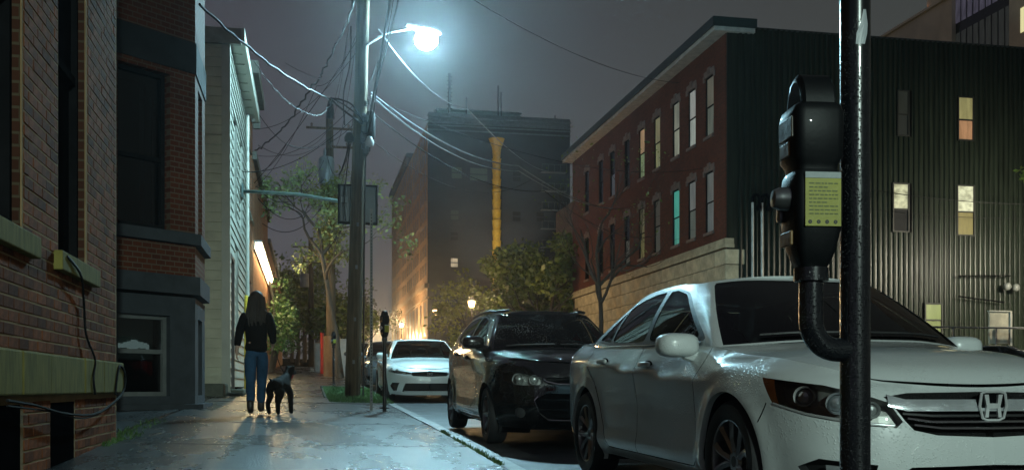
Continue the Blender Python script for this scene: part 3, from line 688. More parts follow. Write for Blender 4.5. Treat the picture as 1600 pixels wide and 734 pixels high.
b = MB(); b.bbox((1.25, 41.5, sz(1.2, 41)-.02), (1.72, 42.2, 1.95), .04); tag(obj('utility_cabinet', b, mat('cabinet_grey', (.22, .23, .23), .5)), 'plain grey cabinet right of the ivy-clad pole', 'cabinet')
b = MB(); b.bbox((.3, 48, sz(.3, 48)-.02), (.75, 48.7, 2.05), .04); tag(obj('trash_bin', b, MC['cabinet_grey']), 'low pale box left of the ivy-clad pole', 'bin')
b = MB(); b.tube([(.62, 44, sz(.6, 44)-.05), (.62, 44, 2.3)], .075, 8); tag(obj('red_post', b, mat('red_paint', (.45, .03, .03), .4)), 'short red post beside the ivy-clad pole', 'post')
fl = thing('street_lamp', 'tiny far white street lamp down the street', 'street lamp', (.9, 78, sz(.9, 78)))
obj('post', MB().tube([(.9, 78, sz(.9, 78)-.1), (.9, 78, 5.6)], .06, 6), M_steel, fl); obj('lamp_globe', MB().sphere((.9, 77.9, 5.7), .13), emit('far_lamp', (.75, 1, .95), 40), fl)
# ================================================================== perforated sign post
po = tag(obj('sign_post', (lambda b: (b.box((.95, 15.9, sz(1, 16)-.05), (.99, 15.94, 2.75)), b)[1])(MB()), mat('dull_steel', (.075, .08, .082), .5, metal=.3, var=.3)), 'slim galvanised perforated post beside the middle parking meter', 'sign post')
b = MB()
for k in range(58): b.box((.962, 15.897, sz(1, 16)+.15+k*.05), (.978, 15.8995, sz(1, 16)+.17+k*.05))
h_ = obj('perforation', b, M_dark, po); h_['kind'] = 'stuff'
# ================================================================== overhead cables
def cable(label, pts, sag=.3, r=.012, wob=0, n=28, group='overhead cables'):
    r = r*.68; out = []; rng = random.Random(hash(label) % 9999 if False else len(label)*31+int(pts[0][2]*100))
    for a, c in zip(pts[:-1], pts[1:]):
        a, c = Vector(a), Vector(c)
        for i in range(n+1):
            t = i/n; p = a.lerp(c, t); p.z -= sag*4*t*(1-t)
            if wob: p += Vector((rng.gauss(0, wob), 0, rng.gauss(0, wob)))
            out.append(p)
    return tag(obj('cable', MB().tube(out, r, 6), mat('cable_lamplit', (.16, .17, .18), .4, metal=.5, bump=0) if 'lit ' in label[:6] or 'bright' in label else M_wire, smooth=True), label, 'cable', group)  # cables labelled lit or bright get a paler colour standing in for lamplight
cable('thick black service cable sagging from the near bay house to the pole', [(-1.5, 15.2, 5.45), (0.495, 21.89, 6.05)], .15, .028, .008)
cable('thin loose wire looping beneath the thick service cable', [(-.85, 17.0, 5.25), (.0, 19, 4.98), (0.495, 21.89, 5.962)], .12, .009, .01)
cable('short bright wire crossing above the service cable on the left', [(-0.44, 21.34, 6.6), (0.825, 21.89, 6.38)], .08, .009)
cable('thin wire dropping from the service cable to the clapboard house', [(-1.3, 22.3, 4.6), (-.4, 20.5, 4.75), (0.99, 22, 5.61)], .25, .009)
cable('wavy black twisted cable falling from the pole top to the row house', [(1.04, 22, 8.36), (.1, 24, 6.9), (-1.45, 29.5, 6.6)], .2, .03, .022)
cable('straight drop wire running beside the wavy twisted cable', [(1.1, 22, 7.48), (-1.5, 30.5, 5.9)], .15, .014)
cable('upper line from the near pole to the ivy-clad pole top', [(1.1, 22, 9.46), (.82, 40, 10.6)], .8, .016)
cable('middle line between the near pole and the ivy-clad pole', [(1.06, 22, 6.82), (1.5, 39.8, 9.4)], .9, .016)
cable('lower bundled line between the near pole and the transformer', [(1.04, 22, 5.72), (.78, 39.6, 8.7)], .9, .022, .006)
cable('slack line hanging lowest between the first two poles', [(1.01, 22, 5.5), (1.2, 39.8, 8.2)], 1.6, .016)
cable('wire from the transformer pole down to the row of shops', [(.7, 39.6, 8.0), (-1.5, 31.5, 6.0)], .5, .018)
cable('second wire from the transformer pole down to the shops', [(.7, 39.6, 7.6), (-1.5, 33, 5.9)], .9, .018)
cable('high wire from the ivy-clad pole across to the row house eave', [(.82, 39.8, 9.6), (-1.45, 31.8, 7.3)], .5, .016)
cable('pale slack wire left of the ivy-clad pole', [(.8, 39.8, 9.1), (-1.45, 34, 6.3)], 1.0, .014)
cable('steel strand from pole to pole above the transformer', [(.86, 40, 9.9), (.2, 62, 8.4)], .6, .02)
cable('lower strand running on from the ivy-clad pole', [(.9, 40, 8.6), (.2, 62, 7.5)], .8, .02)
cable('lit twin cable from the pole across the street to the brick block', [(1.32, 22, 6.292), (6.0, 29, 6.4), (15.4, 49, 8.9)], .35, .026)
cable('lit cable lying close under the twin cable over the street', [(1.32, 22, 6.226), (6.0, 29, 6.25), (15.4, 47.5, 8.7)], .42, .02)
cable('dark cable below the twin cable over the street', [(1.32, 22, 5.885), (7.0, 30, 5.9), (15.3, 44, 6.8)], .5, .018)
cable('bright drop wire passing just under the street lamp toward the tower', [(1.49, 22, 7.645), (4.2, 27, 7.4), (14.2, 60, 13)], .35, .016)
cable('thin high wire from the pole top to the dark cornice', [(1.21, 22, 9.79), (14.85, 39.6, 12.4)], .7, .015)
cable('black cable strung along the corrugated wall at window height', [(15.0, 33, 7.7), (30, 33.5, 7.0)], .55, .02)
cable('second black cable strung lower along the corrugated wall', [(15.0, 33.2, 6.9), (30, 33.6, 6.55)], .5, .014)
cable('thick riser cable leaning from the pole toward the upper right', [(1.23, 21.835, 5.39), (1.35, 17.5, 6.4), (1.5, 14, 8.6)], .05, .03)
cable('second riser cable leaning from the pole beside the first', [(1.32, 21.835, 5.94), (1.5, 17.5, 6.5), (1.75, 14, 8.6)], .04, .022)
cable('thin riser wire nearest the lamp arm', [(1.34, 21.835, 6.05), (1.42, 18, 6.4), (1.62, 14, 8.4)], .04, .010)
for k, (a, c, sg_, rr_, lb) in enumerate((
        ((1.1, 22, 9.9), (.84, 40, 10.2), 1.1, .012, 'thin sagging line just under the pole-top line between the two poles'),
        ((1.08, 22, 7.9), (.8, 39.8, 9.5), 1.3, .014, 'slack middle line crossing behind the wavy cable'),
        ((1.06, 22, 6.6), (.75, 39.7, 8.9), 1.9, .012, 'deep hanging loop of line left of the near pole'),
        ((1.05, 22, 5.8), (-1.55, 26.0, 5.3), .35, .012, 'service wire from the near pole to the clapboard eave'),
        ((1.05, 22, 6.1), (-1.55, 27.9, 6.2), .5, .010, 'second service wire to the far end of the clapboard eave'),
        ((1.08, 22, 7.2), (-1.45, 29.4, 7.2), .45, .012, 'taut wire from the near pole to the row house cornice'),
        ((.82, 39.8, 9.9), (-1.4, 30.8, 8.0), .9, .016, 'drooping wire from the ivy-clad pole to the row house cornice'),
        ((.75, 39.7, 7.2), (-1.5, 36, 5.6), .7, .018, 'lowest wire from the ivy-clad pole to the shop wall'),
        ((1.15, 22, 5.4), (8.5, 38, 8.0), .9, .012, 'thin dark wire rising across the street below the lit pair'),
        ((15.2, 38, 8.6), (1.2, 22, 6.2), .7, .012, 'thin dark wire meeting the brick block at its second floor'),
        ((1.25, 22, 10.2), (3.5, 5, 9.5), .4, .02, 'heavy line running overhead toward the camera'))):
    cable(lb, [a, c], sg_, rr_)
cable('short stub wire reaching left from the pole at lamp height', [(1.04, 22, 7.535), (.2, 22.5, 6.5), (-1.4, 29, 5.5)], .3, .01)
# ================================================================== brick block with lit windows (right)
bb = thing('brick_block', 'long red brick block with deep green cornice, lit upper windows and stone ground floor', 'building', (20, 45, .7))
RX = 15.42; YC = 36.1; YE = 58.8
Fb = Face((RX, 0), (0, 1), (-1, 0))
M_blockb = brickmat('block_brick', (.145, .040, .024), (.095, .028, .018), (.075, .05, .035), rough=.8)
wy = [37.33, 39.2, 41.05, 43.45, 45.6, 47.85, 50.3, 52.4, 55.2]
def lit(nm, c, s, p=.6): return emit('lit_'+nm, c, s, p, (7, 7, 1.1))
up_m = [(lit('grey', (.42, .46, .36), .20), lit('greytan', (.50, .46, .33), .17)), (lit('white', (.72, .80, .70), .42), lit('white2', (.66, .68, .62), .36)),
        (lit('cream', (.66, .70, .52), .34), lit('cream2', (.58, .60, .46), .30)), (lit('lime', (.60, .62, .30), .30), lit('lime2', (.62, .58, .30), .27)),
        (lit('green', (.46, .62, .30), .30), lit('peach', (.85, .55, .28), .34)), (None, None), (lit('blue', (.3, .36, .42), .10), None), (None, None), (None, None)]
lo_m = [(lit('curtain', (.45, .50, .48), .17), lit('curtain2', (.45, .48, .44), .15)), (lit('dim', (.42, .48, .40), .12), lit('dimw', (.55, .58, .54), .17)),
        (lit('teal', (.14, .62, .48), .36, .4), lit('teal2', (.12, .66, .5), .42, .4)), (lit('faint', (.3, .32, .26), .10), lit('faint2', (.3, .28, .2), .07)),
        (lit('olive', (.50, .46, .16), .16), lit('olive2', (.45, .42, .18), .14)), (lit('pale', (.4, .42, .36), .08), None), (None, None), (None, None), (None, None)]
hs = [(y, y+.84, z0, z1) for y in wy for z0, z1 in ((9.83, 12.15), (6.06, 8.42))]
b = MB(); Fb.holed(b, YC+.04, YE, 5.6, 13.3, -.4, 0, hs); b.box((RX+.4, YE-.4, .5), (RX+14, YE, 13.3)); obj('wall', b, M_blockb, bb)
M_lint = mat('stone_lintel', (.16, .11, .09), .6)
for i, y in enumerate(wy):
    for z0, z1, pm in ((9.83, 12.15, up_m[i]), (6.06, 8.42, lo_m[i])):
        w = window(bb, Fb, y, y+.84, z0, z1, rec=.06, fw=.04, pm=pm, sill=M_lint, lintel=None, sw=.06, sh=.12)
        b = MB(); Fb.box(b, y-.1, y+.94, -.05, .03, z1+.0, z1+.26); Fb.box(b, y-.16, y-.02, -.05, .045, z1-.12, z1+.1); Fb.box(b, y+.86, y+1.0, -.05, .045, z1-.12, z1+.1); Fb.box(b, y+.3, y+.54, -.05, .06, z1+.1, z1+.34); obj('lintel', b, M_lint, w)
tl = MB(); Fb.box(tl, 41.1, 41.84, -.12, -.11, 6.12, 6.35); obj('lit_object', tl, emit('teal_white', (.6, 1, .9), .9), bb)
M_green = mat('green_cornice', (.010, .026, .025), .45); M_soff = mat('cornice_soffit', (.40, .38, .34), .6)
b = MB(); b.box((RX-.62, YC-.25, 13.46), (16.55, YE+.3, 13.80)); obj('cornice', b, M_green, bb)
b = MB(); b.box((RX-.56, YC-.19, 13.30), (16.5, YE+.25, 13.457)); obj('cornice_soffit', b, M_soff, bb)
b = MB(); b.box((RX+.3, YC+.2, 13.3), (RX+14, YE, 13.45)); obj('roof', b, M_dark, bb)
# ashlar ground floor, each block a piece
M_ashlar = mat('ashlar_stone', (.44, .39, .26), .7, var=.3, vs=2.5, bump=.4, bs=14, bd=.02, objrand=.14)
b = MB(); Fb.box(b, YC+.05, YE, -.4, -.03, .4, 5.25); obj('ground_wall', b, mat('ashlar_joint', (.09, .08, .06), .85), bb)
bm_ = MB(); bm_.bbox((-.03, .008, .008), (.032, 1.492, .572), .014); BL = bm_.mesh('stone_block', M_ashlar)
bh_ = MB(); bh_.bbox((-.03, .008, .008), (.032, .742, .572), .014); BH = bh_.mesh('stone_block', M_ashlar)
for r_ in range(8):
    z = .75+r_*.58-.19; y = YC+.32
    if r_ % 2: link('stone_block', BH, bb, Vector((RX, y, z))-base_of(bb)); y += .75
    while y+1.5 <= YE: link('stone_block', BL, bb, Vector((RX, y, z))-base_of(bb)); y += 1.5
for r_ in range(8):
    b = MB(); z = .75+r_*.58-.19; b.bbox((RX-.05, YC-.03, z+.008), (RX+.5+.25*(r_ % 2), YC+.31, z+.57), .03); obj('quoin', b, M_ashlar, bb)
b = MB(); b.box((RX-.10, YC-.06, 5.25), (RX+.3, YE, 5.38)); b.box((RX-.06, YC-.02, 5.38), (RX+.3, YE, 5.60)); obj('belt_course', b, M_ashlar, bb)
# ------------------------------------------------------------------ corrugated side wall (its own clad building)
cw = thing('corrugated_building', 'dark green building clad in tall vertical corrugated metal sheets', 'building', (28, 40, .5))
M_corr = mat('corrugated_paint', (.013, .018, .012), .33, var=.55, vs=2.5, bump=.25, bs=8, bd=.02, metal=0, stretch=(5, 5, .2), spec=.22)
Fc = Face((0, YC), (1, 0), (0, -1))
wins_c = [(22.46, 22.98, 9.75, 11.55), (25.08, 25.80, 9.70, 11.45), (22.26, 22.98, 6.02, 7.94), (25.04, 25.83, 5.96, 7.97), (23.64, 24.42, 2.05, 3.30)]
b = MB(); b.box((16.55 if False else 15.9, YC+.06, -.3), (46, YC+.5, 13.45)); obj('inner_wall', b, M_dark, cw)
pitch = .22; prof = [(0, 0), (.05, 0), (.075, .06), (.115, .07), (.16, .06), (.185, 0)]
X0 = 15.86; cells = int((46-X0)/pitch); per = 5; shared = None
def corr_cell(b, x, z0, z1, last):
    pr = prof+[(pitch, 0)]
    vs = [(x+a, YC-d, z) for z in (z0, z1) for a, d in pr]; n = len(pr)
    b.add(vs, [(i, i+1, n+i+1, n+i) for i in range(n-1)])
for pidx in range(0, cells, per):
    xs = [X0+(pidx+k)*pitch for k in range(per)]
    hit = [w for w in wins_c if w[0]-.1 < xs[-1]+pitch and w[1]+.1 > xs[0]]
    if not hit:
        if shared is None:
            b = MB()
            for k in range(per): corr_cell(b, k*pitch, 0, 14.0, k == per-1)
            b.v = [(v[0], v[1]-YC, v[2]) for v in b.v]; shared = b.mesh('wall_panel', M_corr)
        link('wall_panel', shared, cw, Vector((xs[0], YC+random.uniform(-.006, .006), -.47))-base_of(cw))
    else:
        b = MB()
        for x in xs:
            z = -.47; cx_ = x+pitch/2
            for w in sorted([w for w in hit if w[0]-.03 < cx_ < w[1]+.03], key=lambda w: w[2]):
                corr_cell(b, x, z, w[2], False); z = w[3]
            corr_cell(b, x, z, 13.53, False)
        obj('wall_panel', b, M_corr, cw)
b = MB(); b.box((15.45, YC-.005, -.3), (15.855, YC+.05, 13.3)); obj('corner_trim', b, M_corr, cw)
b = MB(); b.box((16.6, YC-.06, 13.5), (46, YC+.5, 13.56)); obj('roof_flashing', b, mat('flashing', (.03, .035, .033), .4), cw)
cm = [(lit('cdark', (.1, .11, .09), .10), lit('cdark2', (.09, .1, .09), .07)), (lit('cblind', (.66, .60, .26), .34), lit('corange', (.78, .42, .22), .36)),
      (emit('croom', (.80, .82, .55), .55, .85, (4, 4, 6)), M_glassroom), (emit('croom2', (.85, .88, .62), .60, .8, (4, 4, 6)), lit('ctan', (.46, .40, .17), .26)), (lit('cgreen', (.42, .52, .2), .22), lit('cgreen2', (.36, .44, .18), .15))]
for w, (pt, pb_) in zip(wins_c, cm):
    window(cw, Fc, *w, rec=-.05, fw=.055, pm=(pb_, pt), split=.47, fm=mat('window_trim_dark', (.006, .008, .006), .6), room=False)
# pipes, fixture and wall light
for k, x in enumerate((16.42, 16.80)):
    p = thing('vent_pipe', ('left' if k == 0 else 'right')+' of the two pale vertical pipes with hooked tops on the green wall', 'pipe', (x, YC-.12, .6))
    b = MB(); b.tube([(x, YC-.12, .5), (x, YC-.12, 7.0)], .05, 10); obj('riser', b, mat('pale_pipe', (.5, .5, .46), .5), p, smooth=True)
    b = MB(); b.tube(loop([(x, YC-.12, 6.95), (x, YC-.14, 7.15), (x+.12, YC-.2, 7.25), (x+.24, YC-.2, 7.12), (x+.24, YC-.2, 6.85)], n=14), .06, 8); b.sphere((x+.22, YC-.2, 6.75), (.1, .1, .13)); obj('weatherhead', b, M_dark, p, smooth=True)
fx = thing('floodlight', 'small twin-headed floodlight fixture high above the lot railing', 'floodlight', (27.2, YC-.2, 3.95))
b = MB(); b.tube([(24.9, YC-.35, 3.55), (26.9, YC-.35, 3.35)], .03, 6); b.tube([(24.9, YC-.35, 4.35), (27.2, YC-.35, 4.4)], .03, 6); obj('bracket', b, M_dark, fx)
for k in (-.2, .18): obj('lamp_head', MB().sphere((27.2+k, YC-.45, 3.95-.1*k), (.15, .13, .15)), mat('lamp_pale', (.16, .17, .16), .4), fx, smooth=True)
# lot furniture: railing, white panel, little sprig
ra = thing('railing', 'low pale metal railing at the back of the lot before the green wall', 'railing', (24, 30, .2))
for k in range(12): obj('post', MB().tube([(17.5+1.6*k, 30, rz(30)-.05), (17.5+1.6*k, 30, 1.95)], .03, 6), M_steel, ra)
b = MB(); b.tube([(17.4, 30, 1.96), (35.5, 30, 1.99)], .035, 6); obj('rail', b, M_steel, ra)
b = MB(); b.tube([(17.4, 30, 1.2), (35.5, 30, 1.22)], .03, 6); obj('rail', b, M_steel, ra)
wp = thing('panel_sign', 'blank off-white board on a thin post behind the railing', 'sign', (22.6, 30.3, .2))
b = MB(); b.bbox((22.22, 30.25, 1.45), (23.02, 30.31, 2.52), .012); bd_ = obj('board', b, mat('offwhite', (.62, .58, .44), .5), wp)
b = MB(); b.box((22.99, 30.22, 1.4), (23.06, 30.33, 2.55)); b.box((22.2, 30.22, 2.521), (22.988, 30.33, 2.56)); obj('frame', b, mat('offwhite_frame', (.66, .64, .54), .5), bd_)
obj('post', MB().tube([(22.45, 30.22, rz(30)-.05), (22.45, 30.22, 1.95)], .03, 8), M_steel, wp)
t = thing('shrub', 'sprig of bright yellow-green leaves at the right edge above the lot', 'shrub', (23.9, 30, .1))
b = MB(); b.tube(loop([(24.1, 30, rz(30)-.1), (24.0, 30, 3.0), (23.85, 30, 5.6), (23.45, 30, 7.2)]), .03, 6); obj('stem', b, M_bark, t)
b = MB(); rng = random.Random(9)
for p_, n_ in (((23.38, 30, 7.2), 16), ((23.7, 30, 7.0), 30), ((24.0, 30, 6.5), 60), ((24.1, 30, 7.2), 60), ((24.4, 30, 5.8), 60)): leafset(b, p_, .28, n_, .2, 1, rng)
obj('foliage', b, leafmat('leaf_lime', (.26, .33, .05)), t)
# ================================================================== tall block far right
tb = thing('office_tower', 'beige concrete office tower with a dark glazed strip rising behind the green building', 'building', (58, 80, 2))
TX = 48.82; Ft = Face((TX, 0), (0, 1), (-1, 0))
M_conc = mat('tower_concrete', (.68, .63, .44), .75, var=.15, vs=.4, bump=.2)
hs = []
for z in (24.9, 28.6, 32.3, 36.0, 39.7):
    for y in (74.8, 72.9, 71.75): hs.append((y, y+.5, z, z+1.6))
b = MB(); Ft.holed(b, 70.9, 95, 2, 30.15, -.5, 0, [h for h in hs if h[3] < 30]); Ft.holed(b, 70.9, 74.1, 30.15, 45, -.5, 0, [h for h in hs if h[2] > 30.2 and h[0] < 74]); Ft.box(b, 50, 64.3, -.5, 0, 2, 45)
b.box((TX+.5, 50, 2), (TX+20, 50.5, 45)); b.box((TX+.5, 94.5, 2), (TX+20, 95, 30.1)); b.box((TX+.5, 74.0, 30.15), (TX+20, 74.1, 45)); obj('wall', b, M_conc, tb)
for h in hs:
    if (h[3] < 30) or (h[0] < 73.5 and h[2] > 30.2): window(tb, Ft, *h, rec=.3, fw=.05, room=True)
b = MB(); Ft.box(b, 64.3, 70.9, -.8, -.35, 2, 45); obj('glazed_strip', b, mat('strip_dark', (.02, .024, .022), .25), tb)
gp = [lit('tg1', (.30, .31, .27), .14), lit('tg2', (.24, .26, .22), .11), lit('tg3', (.32, .30, .42), .17), lit('tg4', (.2, .22, .19), .09)]
k = 0
for z in (25.0, 28.6, 32.2):
    for j in range(9):
        y = 64.5+j*.72; k += 1
        if z < 27 and False: continue
        pm = gp[(k*7+j) % 4] if not (z == 28.3 and 1 <= j <= 3) else gp[2]
        o = obj('window', Ft.box(MB(), y+.08, y+.60, -.36, -.30, z-.55, z+2.25), pm, tb)
b = MB(); Ft.box(b, 62.3, 63.1, .001, .03, 24.7, 26.4); obj('window', b, emit('tower_yellow', (.95, .88, .45), .8), tb)
o = obj('beacon', MB().sphere((TX-.1, 74.2, 30.3), .12), emit('beacon_orange', (1, .35, .12), 6), tb)
b = MB(); b.box((TX-.25, 70.8, 30.15), (TX+2, 95.2, 30.35)); obj('coping', b, M_conc, tb)
# ================================================================== the tall dark block closing the street
ht = thing('hotel_block', 'tall dark brick block closing the view, its street side lit orange', 'building', (24, 150, 4))
HX = 14.45; HY = 125.0; HY2 = 179; HT = 32.4
Fl = Face((HX, 0), (0, 1), (-1, 0)); Fg = Face((0, HY), (1, 0), (0, -1))
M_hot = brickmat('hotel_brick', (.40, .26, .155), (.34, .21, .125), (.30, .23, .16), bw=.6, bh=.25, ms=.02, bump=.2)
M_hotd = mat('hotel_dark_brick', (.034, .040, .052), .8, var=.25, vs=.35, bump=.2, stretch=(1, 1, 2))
rows = [13.9+2.32*k for k in range(8)]
hs = []
for z in rows:
    for g_ in range(6):
        for q in range(3): y = HY+1.6+g_*8.9+q*2.6; hs.append((y, y+1.15, z, z+1.55))
hl = [(HY+2+4.6*k, HY+4.0+4.6*k, 6.4, 10.6) for k in range(11)]
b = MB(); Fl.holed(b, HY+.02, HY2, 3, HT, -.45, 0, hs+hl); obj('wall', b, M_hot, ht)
b = MB(); b.box((HX+.01, HY, 3), (HX+18.0, HY+.5, HT-.02)); b.box((HX+17.5, HY+.5, 3), (HX+18, HY2, HT-.02)); b.box((HX+.5, HY2-.5, 3), (HX+17.5, HY2, HT-.02)); obj('rear_wall', b, M_hotd, ht)
b = MB(); Fl.box(b, HY+.5, HY2-.5, -.9, -.85, 3, HT); obj('interior', b, M_dark, ht)
wmesh = MB(); wmesh.box((-.02, 0, 0), (.2, 1.15, 1.55)); wmesh.box((-.06, .55, 0), (-.021, .6, 1.55)); wmesh.box((-.06, 0, .75), (-.022, 1.15, .8)); wm = wmesh.mesh('window', mat('hotel_window', (.05, .045, .04), .3))
for h in hs: link('window', wm, ht, Vector((HX, h[0], h[2]))-base_of(ht))
for h in hl: obj('tall_window', MB().box((HX-.02, h[0], h[2]), (HX+.2, h[1], h[3])), MC['hotel_window'], ht)
b = MB(); b.box((HX-.35, HY-.02, 12.2), (HX+.2, HY2, 12.75)); b.box((HX-.2, HY-.02, 10.9), (HX+.2, HY2, 11.15)); obj('belt_course', b, mat('hotel_stone', (.34, .24, .15), .7), ht)
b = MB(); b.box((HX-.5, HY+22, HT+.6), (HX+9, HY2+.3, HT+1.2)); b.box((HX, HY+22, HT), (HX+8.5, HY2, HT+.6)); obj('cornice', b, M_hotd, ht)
M_par = mat('hotel_parapet', (.15, .17, .18), .7)
for k in range(4):
    b = MB(); b.box((HX-.05-.02*k, HY-.12-.05*k, HT-.9+k*.55), (HX+18.1, HY-.01, HT-.75+k*.55)); obj('parapet_band', b, M_par, ht)
b = MB(); b.box((HX+.1, HY, HT-.02), (HX+18, HY+.6, HT+1.3)); obj('parapet', b, M_par, ht)
b = MB(); b.box((HX+1.8, HY+5, HT), (HX+12.6, HY+16, HT+2.9)); b.box((HX+1.6, HY+4.8, HT+2.9), (HX+12.8, HY+16.2, HT+3.15)); obj('penthouse', b, mat('penthouse_grey', (.22, .27, .28), .7), ht)
for k, (x, z1) in enumerate(((17.7, 39.8), (19.9, 36.9), (24.0, 38.6), (24.4, 37.8), (31.5, 35.2))):
    b = MB(); b.tube([(x, HY+4, HT), (x, HY+4, z1)], .09 if k else .16, 5)
    if k == 0:
        for q in range(9): b.box((x-.35, HY+3.95, HT+2.9+q*.5), (x+.35, HY+4.05, HT+3.0+q*.5))
    obj('antenna', b, M_hotd, ht)
fh = [lit('h1', (.22, .30, .24), .05), lit('h2', (.2, .24, .22), .035)]
for (x0, x1, z0, z1, m) in ((17.3, 18.8, 25.6, 27.2, fh[0]), (19.6, 22.0, 25.4, 27.2, fh[0]), (17.2, 18.4, 20.5, 21.9, fh[1]), (17.2, 18.3, 14.7, 16.0, None), (17.2, 18.3, 11.3, 12.4, M_glassroom), (17.2, 18.3, 18.0, 19.2, M_glassroom), (25, 26.2, 20.6, 22, M_glassroom), (25, 26.2, 25.5, 27, M_glassroom), (28, 29.2, 20.6, 22, M_glassroom), (28, 29.2, 15, 16.4, M_glassroom)):
    m = m or lit('hlit', (1, .82, .55), .55, .5); window(ht, Fg, x0, x1, z0, z1, rec=-.03, fw=.12, pm=(m, m), room=False, fm=M_hotd)
for k in range(9):
    z = 8+2.35*k; b = MB(); b.box((28.6, HY-1.0, z), (31.8, HY-.01, z+.07)); b.box((28.6, HY-1.0, z+.9), (31.8, HY-.96, z+.95))
    for q in range(5): b.box((28.6+q*.79, HY-1.0, z+.07), (28.64+q*.79, HY-.96, z+.9))
    obj('fire_balcony', b, mat('fire_escape', (.14, .15, .15), .5), ht)
# yellow debris chute: stacked funnels
ch = thing('debris_chute', 'tall yellow debris chute hanging down the dark facade', 'chute', (22.75, 123.4, 5))
sec = MB(); sec.lathe([(.42, -1.32), (.46, -1.2), (.56, -.08), (.60, 0), (.54, 0), (.40, -1.3)], 12); cme = sec.mesh('chute_segment', mat('chute_yellow', (.62, .40, .03), .5, var=.15), True)
for k in range(18): link('chute_segment', cme, ch, (0, 0, 24.2-k*1.25))
b = MB(); b.lathe([(.55, 0), (1.0, 1.2), (.95, 1.2), (.5, 0)], 12, c=(22.75, 123.4, 29.2)); obj('hopper', b, MC['chute_yellow'], ch, smooth=True)
wl_ = thing('work_light', 'added floodlight that brightens the yellow chute from below', 'floodlight', (20.5, 112, rz(112)))  # floodlight added to brighten the chute, hidden among the trees
obj('stand', MB().tube([(20.5, 112, rz(112)), (20.5, 112, 5)], .05, 6), M_black, wl_); obj('lamp_head', MB().bbox((20.3, 111.9, 5), (20.7, 112.2, 5.3), .03), M_black, wl_)
L_ = bpy.data.lights.new('work_light_beam', 'SPOT'); L_.energy = 9000; L_.color = (1, .85, .6); L_.spot_size = R(46); L_.spot_blend = .8; L_.shadow_soft_size = .3
lo = bpy.data.objects.new('work_light_beam', L_); COL.objects.link(lo); lo.location = (20.5, 112.4, 5.2); lo.rotation_euler = (Vector((22.75, 123.4, 20))-Vector(lo.location)).to_track_quat('-Z', 'Y').to_euler()
# orange-lit low building windows right of the tower
sx_ = thing('annex_building', 'narrow brick annex with three small lit windows between tower and brick block', 'building', (24, 72, 1))
b = MB(); b.box((19.6, 72, 1), (30, 80, 14)); obj('wall', b, mat('annex_brick', (.10, .055, .04), .8), sx_)
for k, (z, c) in enumerate(((7.3, (1, .72, .35)), (9.0, (1, .9, .75)), (10.7, (1, .65, .32)))):
    wn_ = obj('window', MB().box((19.56, 71.93, z), (20.5, 71.99, z+1.1)), M_darkframe, sx_); obj('pane', MB().box((19.62, 71.90, z+.08), (20.44, 71.925, z+1.02)), emit('annex_lit%d' % k, c, 1.1, .7, (3, 3, 5)), wn_)
# ================================================================== globe lamps along the far pavement
for (x, y, z, lab) in ((8.55, 95, 5.75, 'farthest and lowest of the near warm globe street lamps'), (8.9, 72, 5.3, 'middle one of the near warm globe street lamps'), (8.92, 56, 4.62, 'nearest and highest of the near warm globe street lamps'), (9.6, 134, 7.4, 'added warm globe lamp in the far distance lighting the tower side'), (9.6, 160, 7.8, 'farthest added warm globe lamp, lighting the tower side beyond its corner')):  # the last two lamps are added to light the tower side orange
    g_ = thing('globe_lamp', lab, 'street lamp', (x, y, rz(y)), group='warm globe lamps')
    b = MB(); b.lathe([(.14, 0), (.14, .25), (.06, .4), (.05, z-rz(y)-.25), (.09, z-rz(y)-.2)], 10, c=(x, y, rz(y))); obj('post', b, M_black, g_, smooth=True)
    b = MB(); b.lathe([(.001, -.2), (.13, -.18), (.20, .12), (.18, .16), (.001, .17)], 12, c=(x, y, z)); obj('lamp_globe', b, emit('globe_warm', (1, .66, .30), 14), g_, smooth=True)
    b = MB(); b.lathe([(.24, .18), (.12, .3), (.03, .4), (.001, .42)], 12, c=(x, y, z)); obj('cap', b, M_black, g_, smooth=True)
    L_ = bpy.data.lights.new('globe_bulb', 'POINT'); L_.energy = 700 if y < 90 else (1500 if y < 100 else 5500); L_.color = (1, .66, .32); L_.shadow_soft_size = .35
    lo = bpy.data.objects.new('globe_bulb', L_); COL.objects.link(lo); lo.location = (x, y-.5, z+.05)
# ================================================================== trees
tree('leafy_tree', 'broad leafy green tree in front of the dark tower and yellow chute', (14.2, 60, 1.0), 7.6, .20, 4, L_dull, 7200, .85, .36, 21, trunk_h=.28, spread=.72, gnarl=.18)
tree('leafy_tree', 'lower yellow-green tree right of the chute beside the brick block', (16.6, 64, 1.2), 6.0, .18, 3, L_dull, 4200, 1.0, .34, 5, trunk_h=.2, spread=.9)
tree('leafy_tree', 'small sparse yellow-green tree left of the yellow chute', (10.0, 62, 1.1), 5.8, .14, 4, L_yel, 2600, .62, .30, 17, trunk_h=.3, spread=.8, gnarl=.18)
tree('bare_tree', 'nearly bare slender tree before the stone-fronted brick block', (12.55, 43, .4), 9.6, .12, 5, L_dull, 150, .4, .15, 33, trunk_h=.42, spread=.62, up=.3, gnarl=.2)
tree('street_tree', 'small branching street tree by the ivy-clad pole', (1.25, 37.5, sz(1.3, 37)), 8.0, .10, 4, L_pale, 2300, .42, .15, 12, lean=(-.7, -.3), trunk_h=.55, spread=.85, up=.05, gnarl=.22)
tree('shrub', 'round feathery bush under the globe lamps behind the white hatchback', (8.1, 50, .62), 2.6, .06, 3, L_yel, 2600, .42, .17, 8, trunk_h=.12, spread=1.0, cat='bush')
